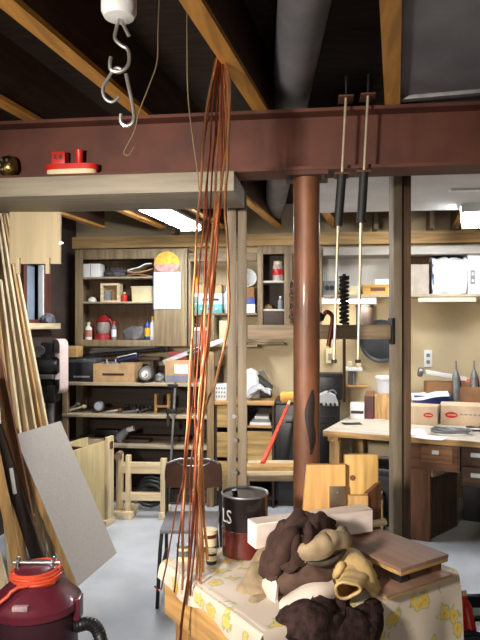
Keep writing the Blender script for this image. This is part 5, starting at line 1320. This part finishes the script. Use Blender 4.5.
# ================================================================== CLOTHES HEAP
def cloth(name, col, var=.2, sc=14, bump=.25): return mat(name, col, .95, 0, var, sc, bump, spec=.2)
M_jack = cloth('dark_brown_cloth', (66, 48, 42))
M_jack2 = cloth('brown_grey_cloth', (88, 68, 58))
M_khaki = cloth('khaki_cloth', (158, 138, 110), .15)
M_lin = cloth('pale_lining', (208, 192, 180), .06)
M_fur = cloth('dark_fleece', (52, 36, 34), .3, 40, .6)
M_leath = mat('cream_leather', (204, 172, 116), .6, 0, .12, 10, .15)
def PS(rows): return [[P(*p) for p in r] for r in rows]
jk = thing('brown_jacket', 'crumpled dark brown jacket piled up on the work table', 'jacket', P(305, 590, 1.92)*1.0)
jk.location.z = TT; ROOTM[jk.name] = Matrix.Translation(jk.location)
MB().sheet(PS([
    [(262, 588, 1.93), (262, 572, 1.96), (266, 556, 2.02), (272, 548, 2.08), (274, 556, 2.15)],
    [(270, 604, 1.86), (272, 574, 1.88), (274, 545, 1.95), (284, 527, 2.03), (288, 545, 2.13)],
    [(288, 606, 1.83), (290, 578, 1.83), (292, 548, 1.9), (300, 519, 2.0), (304, 545, 2.12)],
    [(310, 602, 1.83), (312, 576, 1.82), (314, 552, 1.89), (318, 520, 2.0), (320, 545, 2.12)],
    [(330, 598, 1.85), (332, 576, 1.86), (332, 556, 1.93), (334, 536, 2.02), (336, 550, 2.12)],
    [(345, 594, 1.89), (346, 582, 1.9), (346, 568, 1.96), (346, 556, 2.04), (346, 562, 2.1)]]), 8, .006, .034, 14, 3).build('body', M_jack2, jk)
MB().sheet(PS([
    [(262, 572, 1.93), (266, 560, 1.9), (272, 548, 1.93)],
    [(276, 580, 1.85), (279, 556, 1.84), (279, 532, 1.93)],
    [(287, 566, 1.83), (290, 544, 1.84), (291, 520, 1.95)],
    [(299, 560, 1.84), (302, 538, 1.85), (306, 514, 1.96)],
    [(312, 546, 1.87), (316, 532, 1.88), (320, 516, 1.97)],
    [(322, 540, 1.92), (327, 534, 1.94), (332, 526, 2.0)]]), 7, .012, .028, 24, 6).build('collar', M_jack, jk)
MB().tube(spline([P(268, 576, 1.9), P(274, 570, 1.86), P(282, 556, 1.83), P(290, 536, 1.84), P(303, 524, 1.9), P(322, 524, 1.95)], 6), [.012+.012*math.sin(PI*min(1, i/24))+.005*math.sin(i*1.1) for i in range(31)], 14).build('sleeve', M_jack, jk)
for k, (sx0, sy0, sx1, sy1) in enumerate(((284, 528, 276, 562), (296, 522, 292, 556), (308, 520, 306, 548))):
    MB().tube(spline([P(sx0, sy0, 1.93), P((sx0+sx1)/2+2, (sy0+sy1)/2, 1.83), P(sx1, sy1, 1.83)], 5), [.006, .008, .011, .013, .014, .014, .013, .012, .01, .008, .005], 10).build('fold', M_jack, jk)
MB().sheet(PS([
    [(282, 610, 1.79), (284, 604, 1.785), (288, 600, 1.80)],
    [(298, 614, 1.77), (300, 602, 1.755), (304, 592, 1.79)],
    [(316, 607, 1.77), (318, 595, 1.765), (320, 587, 1.79)],
    [(329, 596, 1.8), (330, 590, 1.8), (330, 585, 1.82)]]), 6, .02, .01, 12, 2).build('pale_lining', M_lin, jk)
MB().sheet(PS([
    [(268, 600, 1.86), (265, 585, 1.88), (268, 572, 1.92)],
    [(273, 604, 1.82), (271, 588, 1.84), (273, 574, 1.87)],
    [(280, 610, 1.8), (277, 598, 1.81), (278, 586, 1.83)]]), 6, .01, .01, 12, 2).build('pale_cuff', M_lin, jk)
# khaki trousers-like cloth falling to the left
kh = MB()
kh.sheet(PS([
    [(244, 610, 1.81), (234, 597, 1.9), (244, 578, 1.99), (256, 562, 2.05), (270, 544, 2.08)],
    [(252, 612, 1.79), (248, 592, 1.86), (254, 572, 1.95), (264, 556, 2.01), (276, 540, 2.05)],
    [(262, 612, 1.79), (257, 594, 1.84), (262, 576, 1.91), (270, 560, 1.97), (281, 545, 2.01)],
    [(268, 608, 1.81), (265, 594, 1.86), (269, 580, 1.91), (275, 566, 1.95), (284, 552, 1.99)]]), 8, .01, .04, 15, 9)
kh.build('khaki_cloth', M_khaki, None, 'khaki cloth garment falling from the heap onto the tablecloth at left', 'cloth')
# khaki glove / cap lying on top at right
gl = thing('work_glove', 'grey tan work glove folded on top of the brown jacket', 'glove', P(322, 552, 1.9))
MB().sheet(PS([
    [(293, 556, 1.85), (296, 551, 1.835), (300, 549, 1.86)],
    [(308, 556, 1.825), (311, 547, 1.81), (315, 542, 1.85)],
    [(322, 553, 1.825), (325, 543, 1.815), (328, 536, 1.87)],
    [(336, 547, 1.86), (338, 539, 1.86), (338, 532, 1.91)],
    [(344, 546, 1.9), (348, 539, 1.9), (344, 533, 1.94)]]), 7, .014, .02, 18, 5).build('palm', M_khaki, gl)
MB().tube(spline([P(302, 558, 1.85), P(318, 563, 1.83), P(334, 559, 1.85), P(345, 550, 1.9)], 6), [.006+.006*math.sin(PI*i/18) for i in range(19)], 12).build('cuff', cloth('grey_knit', (84, 74, 64)), gl)
for k, (a0, a1, r_) in enumerate((((303, 555), (296, 561), .011), ((306, 558), (301, 565), .010))):
    MB().tube(spline([P(*a0, 1.85), P((a0[0]+a1[0])/2, (a0[1]+a1[1])/2-1, 1.835), P(*a1, 1.845)], 4), [r_*.9, r_, r_, r_, r_, r_*.95, r_*.9, r_*.8, r_*.5], 10).build('finger', M_khaki, gl)
# cream leather glove with open cuff
lg_ = thing('leather_glove', 'cream leather glove with its open cuff facing out, on the heap', 'glove', P(350, 590, 1.86))
cc = [P(356, 566, 1.93), P(355, 575, 1.87), P(352, 583, 1.81), P(347, 590, 1.74)]
sp = spline(cc, 6)
M_li = mat('glove_inside', (176, 128, 60), .8, 0, .15, 12)
def ringtube(pts, rs, flat):
    vs, fs = [], []; seg = 22
    for p, r_ in zip(pts, rs):
        for k in range(seg):
            a = 2*PI*k/seg
            w_ = 1+.12*math.sin(3*a+1)
            vs.append(p+RT*(r_*1.15*w_*math.cos(a))+Vector((0, 0, r_*flat*w_*math.sin(a)))+FW*(-.015*math.sin(a)))
    for i in range(len(pts)-1):
        for k in range(seg):
            fs.append((i*seg+k, i*seg+(k+1) % seg, (i+1)*seg+(k+1) % seg, (i+1)*seg+k))
    return vs, fs
n = len(sp)
vs, fs = ringtube(sp, [.04-.011*i/n+.002*math.sin(i*1.4) for i in range(n)], .95)
MB()._add(vs, fs).tube(vs[-22:], .0045, 7, closed=True).build('cuff', M_leath, lg_)
vs, fs = ringtube(sp[n//3:], [.031-.004*i/n for i in range(n-n//3)], .95)
fs.append(tuple(range(22)))
MB()._add(vs, fs).build('cuff_inside', M_li, lg_)
MB().sheet(PS([
    [(332, 576, 1.89), (334, 566, 1.91), (337, 559, 1.95)],
    [(342, 582, 1.87), (344, 566, 1.88), (346, 556, 1.95)],
    [(354, 578, 1.84), (356, 564, 1.89), (355, 556, 1.96)],
    [(366, 586, 1.84), (367, 574, 1.87), (364, 566, 1.94)],
    [(376, 598, 1.86), (376, 590, 1.88), (372, 580, 1.93)]]), 6, .022, .014, 14, 8).build('palm', M_leath, lg_)
for k, (a0, a1) in enumerate((((364, 582), (375, 598)), ((357, 570), (370, 584)), ((342, 564), (334, 578)))):
    MB().tube(spline([P(*a0, 1.86), P((a0[0]+a1[0])/2+1, (a0[1]+a1[1])/2-2, 1.845), P(*a1, 1.85)], 4), [.011, .013, .013, .013, .0125, .012, .011, .009, .005], 12).build('finger', M_leath, lg_)
# dark fleece in front
MB().sheet(PS([
    [(278, 628, 1.7), (284, 618, 1.72), (290, 612, 1.78)],
    [(292, 636, 1.65), (298, 616, 1.69), (304, 606, 1.77)],
    [(312, 640, 1.63), (316, 612, 1.67), (320, 598, 1.76)],
    [(334, 642, 1.66), (337, 616, 1.71), (339, 603, 1.82)],
    [(354, 646, 1.7), (357, 618, 1.75), (356, 605, 1.86)],
    [(368, 650, 1.73), (373, 620, 1.77), (368, 604, 1.88)],
    [(374, 640, 1.77), (379, 624, 1.80), (374, 608, 1.9)]]), 7, .02, .04, 15, 12).build('dark_fleece', M_fur, None, 'dark brown fleece garment hanging over the near edge of table', 'garment')

# ================================================================== LIGHTS
def area(name, loc, target, power, sx, sy, col, spread=180):
    l = bpy.data.lights.new(name, 'AREA'); l.energy = power; l.shape = 'RECTANGLE'; l.size = sx; l.size_y = sy; l.color = col; l.spread = math.radians(spread)
    o = bpy.data.objects.new(name, l); COL.objects.link(o); o.location = loc
    o.rotation_euler = (Vector(target)-Vector(loc)).to_track_quat('-Z', 'Y').to_euler(); return o
area('left_shop_lamp', W(-1.15, .05, 1.88), W(-.1, 2.6, 1.35), 31, .25, .2, (1, .92, .82), 78)
area('side_glint_light', W(-1.75, 1.5, 1.6), W(.2, 2.3, 1.5), 6, .12, 1.1, (1, .95, .88), 100)  # unseen light added at the left for highlights on the copper
area('rear_fill_light', W(.1, -.9, 1.75), W(.1, 2.6, .75), 2.5, .5, .3, (1, .93, .84), 66)  # unseen weak fill added behind the camera to lift the foreground
area('fixture_left_light', (l1.x, l1.y, 2.39), (l1.x, l1.y, 0), 26, .22, 1.05, (.96, .98, 1))
area('fixture_right_light', (l2.x+.06, l2.y, 2.38), (l2.x, l2.y, 0), 14, .22, .75, (.96, .98, 1))
area('strip_light', ((qx(322, YU)+qx(376, YU))/2, YU+.06, zl-.085), ((qx(322, YU)+qx(376, YU))/2, YU+.12, 1.2), 5, .5, .03, (1, .95, .8))
wld = bpy.data.worlds.new('room_world'); scn.world = wld; wld.use_nodes = True
wld.node_tree.nodes['Background'].inputs[0].default_value = (.5, .5, .55, 1); wld.node_tree.nodes['Background'].inputs[1].default_value = .08

# ================================================================== CAMERA
cd_ = bpy.data.cameras.new('camera'); co = bpy.data.objects.new('camera', cd_); COL.objects.link(co)
cd_.sensor_fit = 'VERTICAL'; cd_.sensor_height = 24; cd_.lens = FPX/640*24; cd_.shift_y = (CY-320)/640
cd_.clip_start = .05
co.location = CAM; co.rotation_euler = (PI/2, 0, YAW)
scn.camera = co
vsn = scn.view_settings
vsn.view_transform = 'Standard'; vsn.look = 'None'; vsn.exposure = 0.; vsn.gamma = 1; vsn.use_curve_mapping = False
scn.cycles.max_bounces = 6
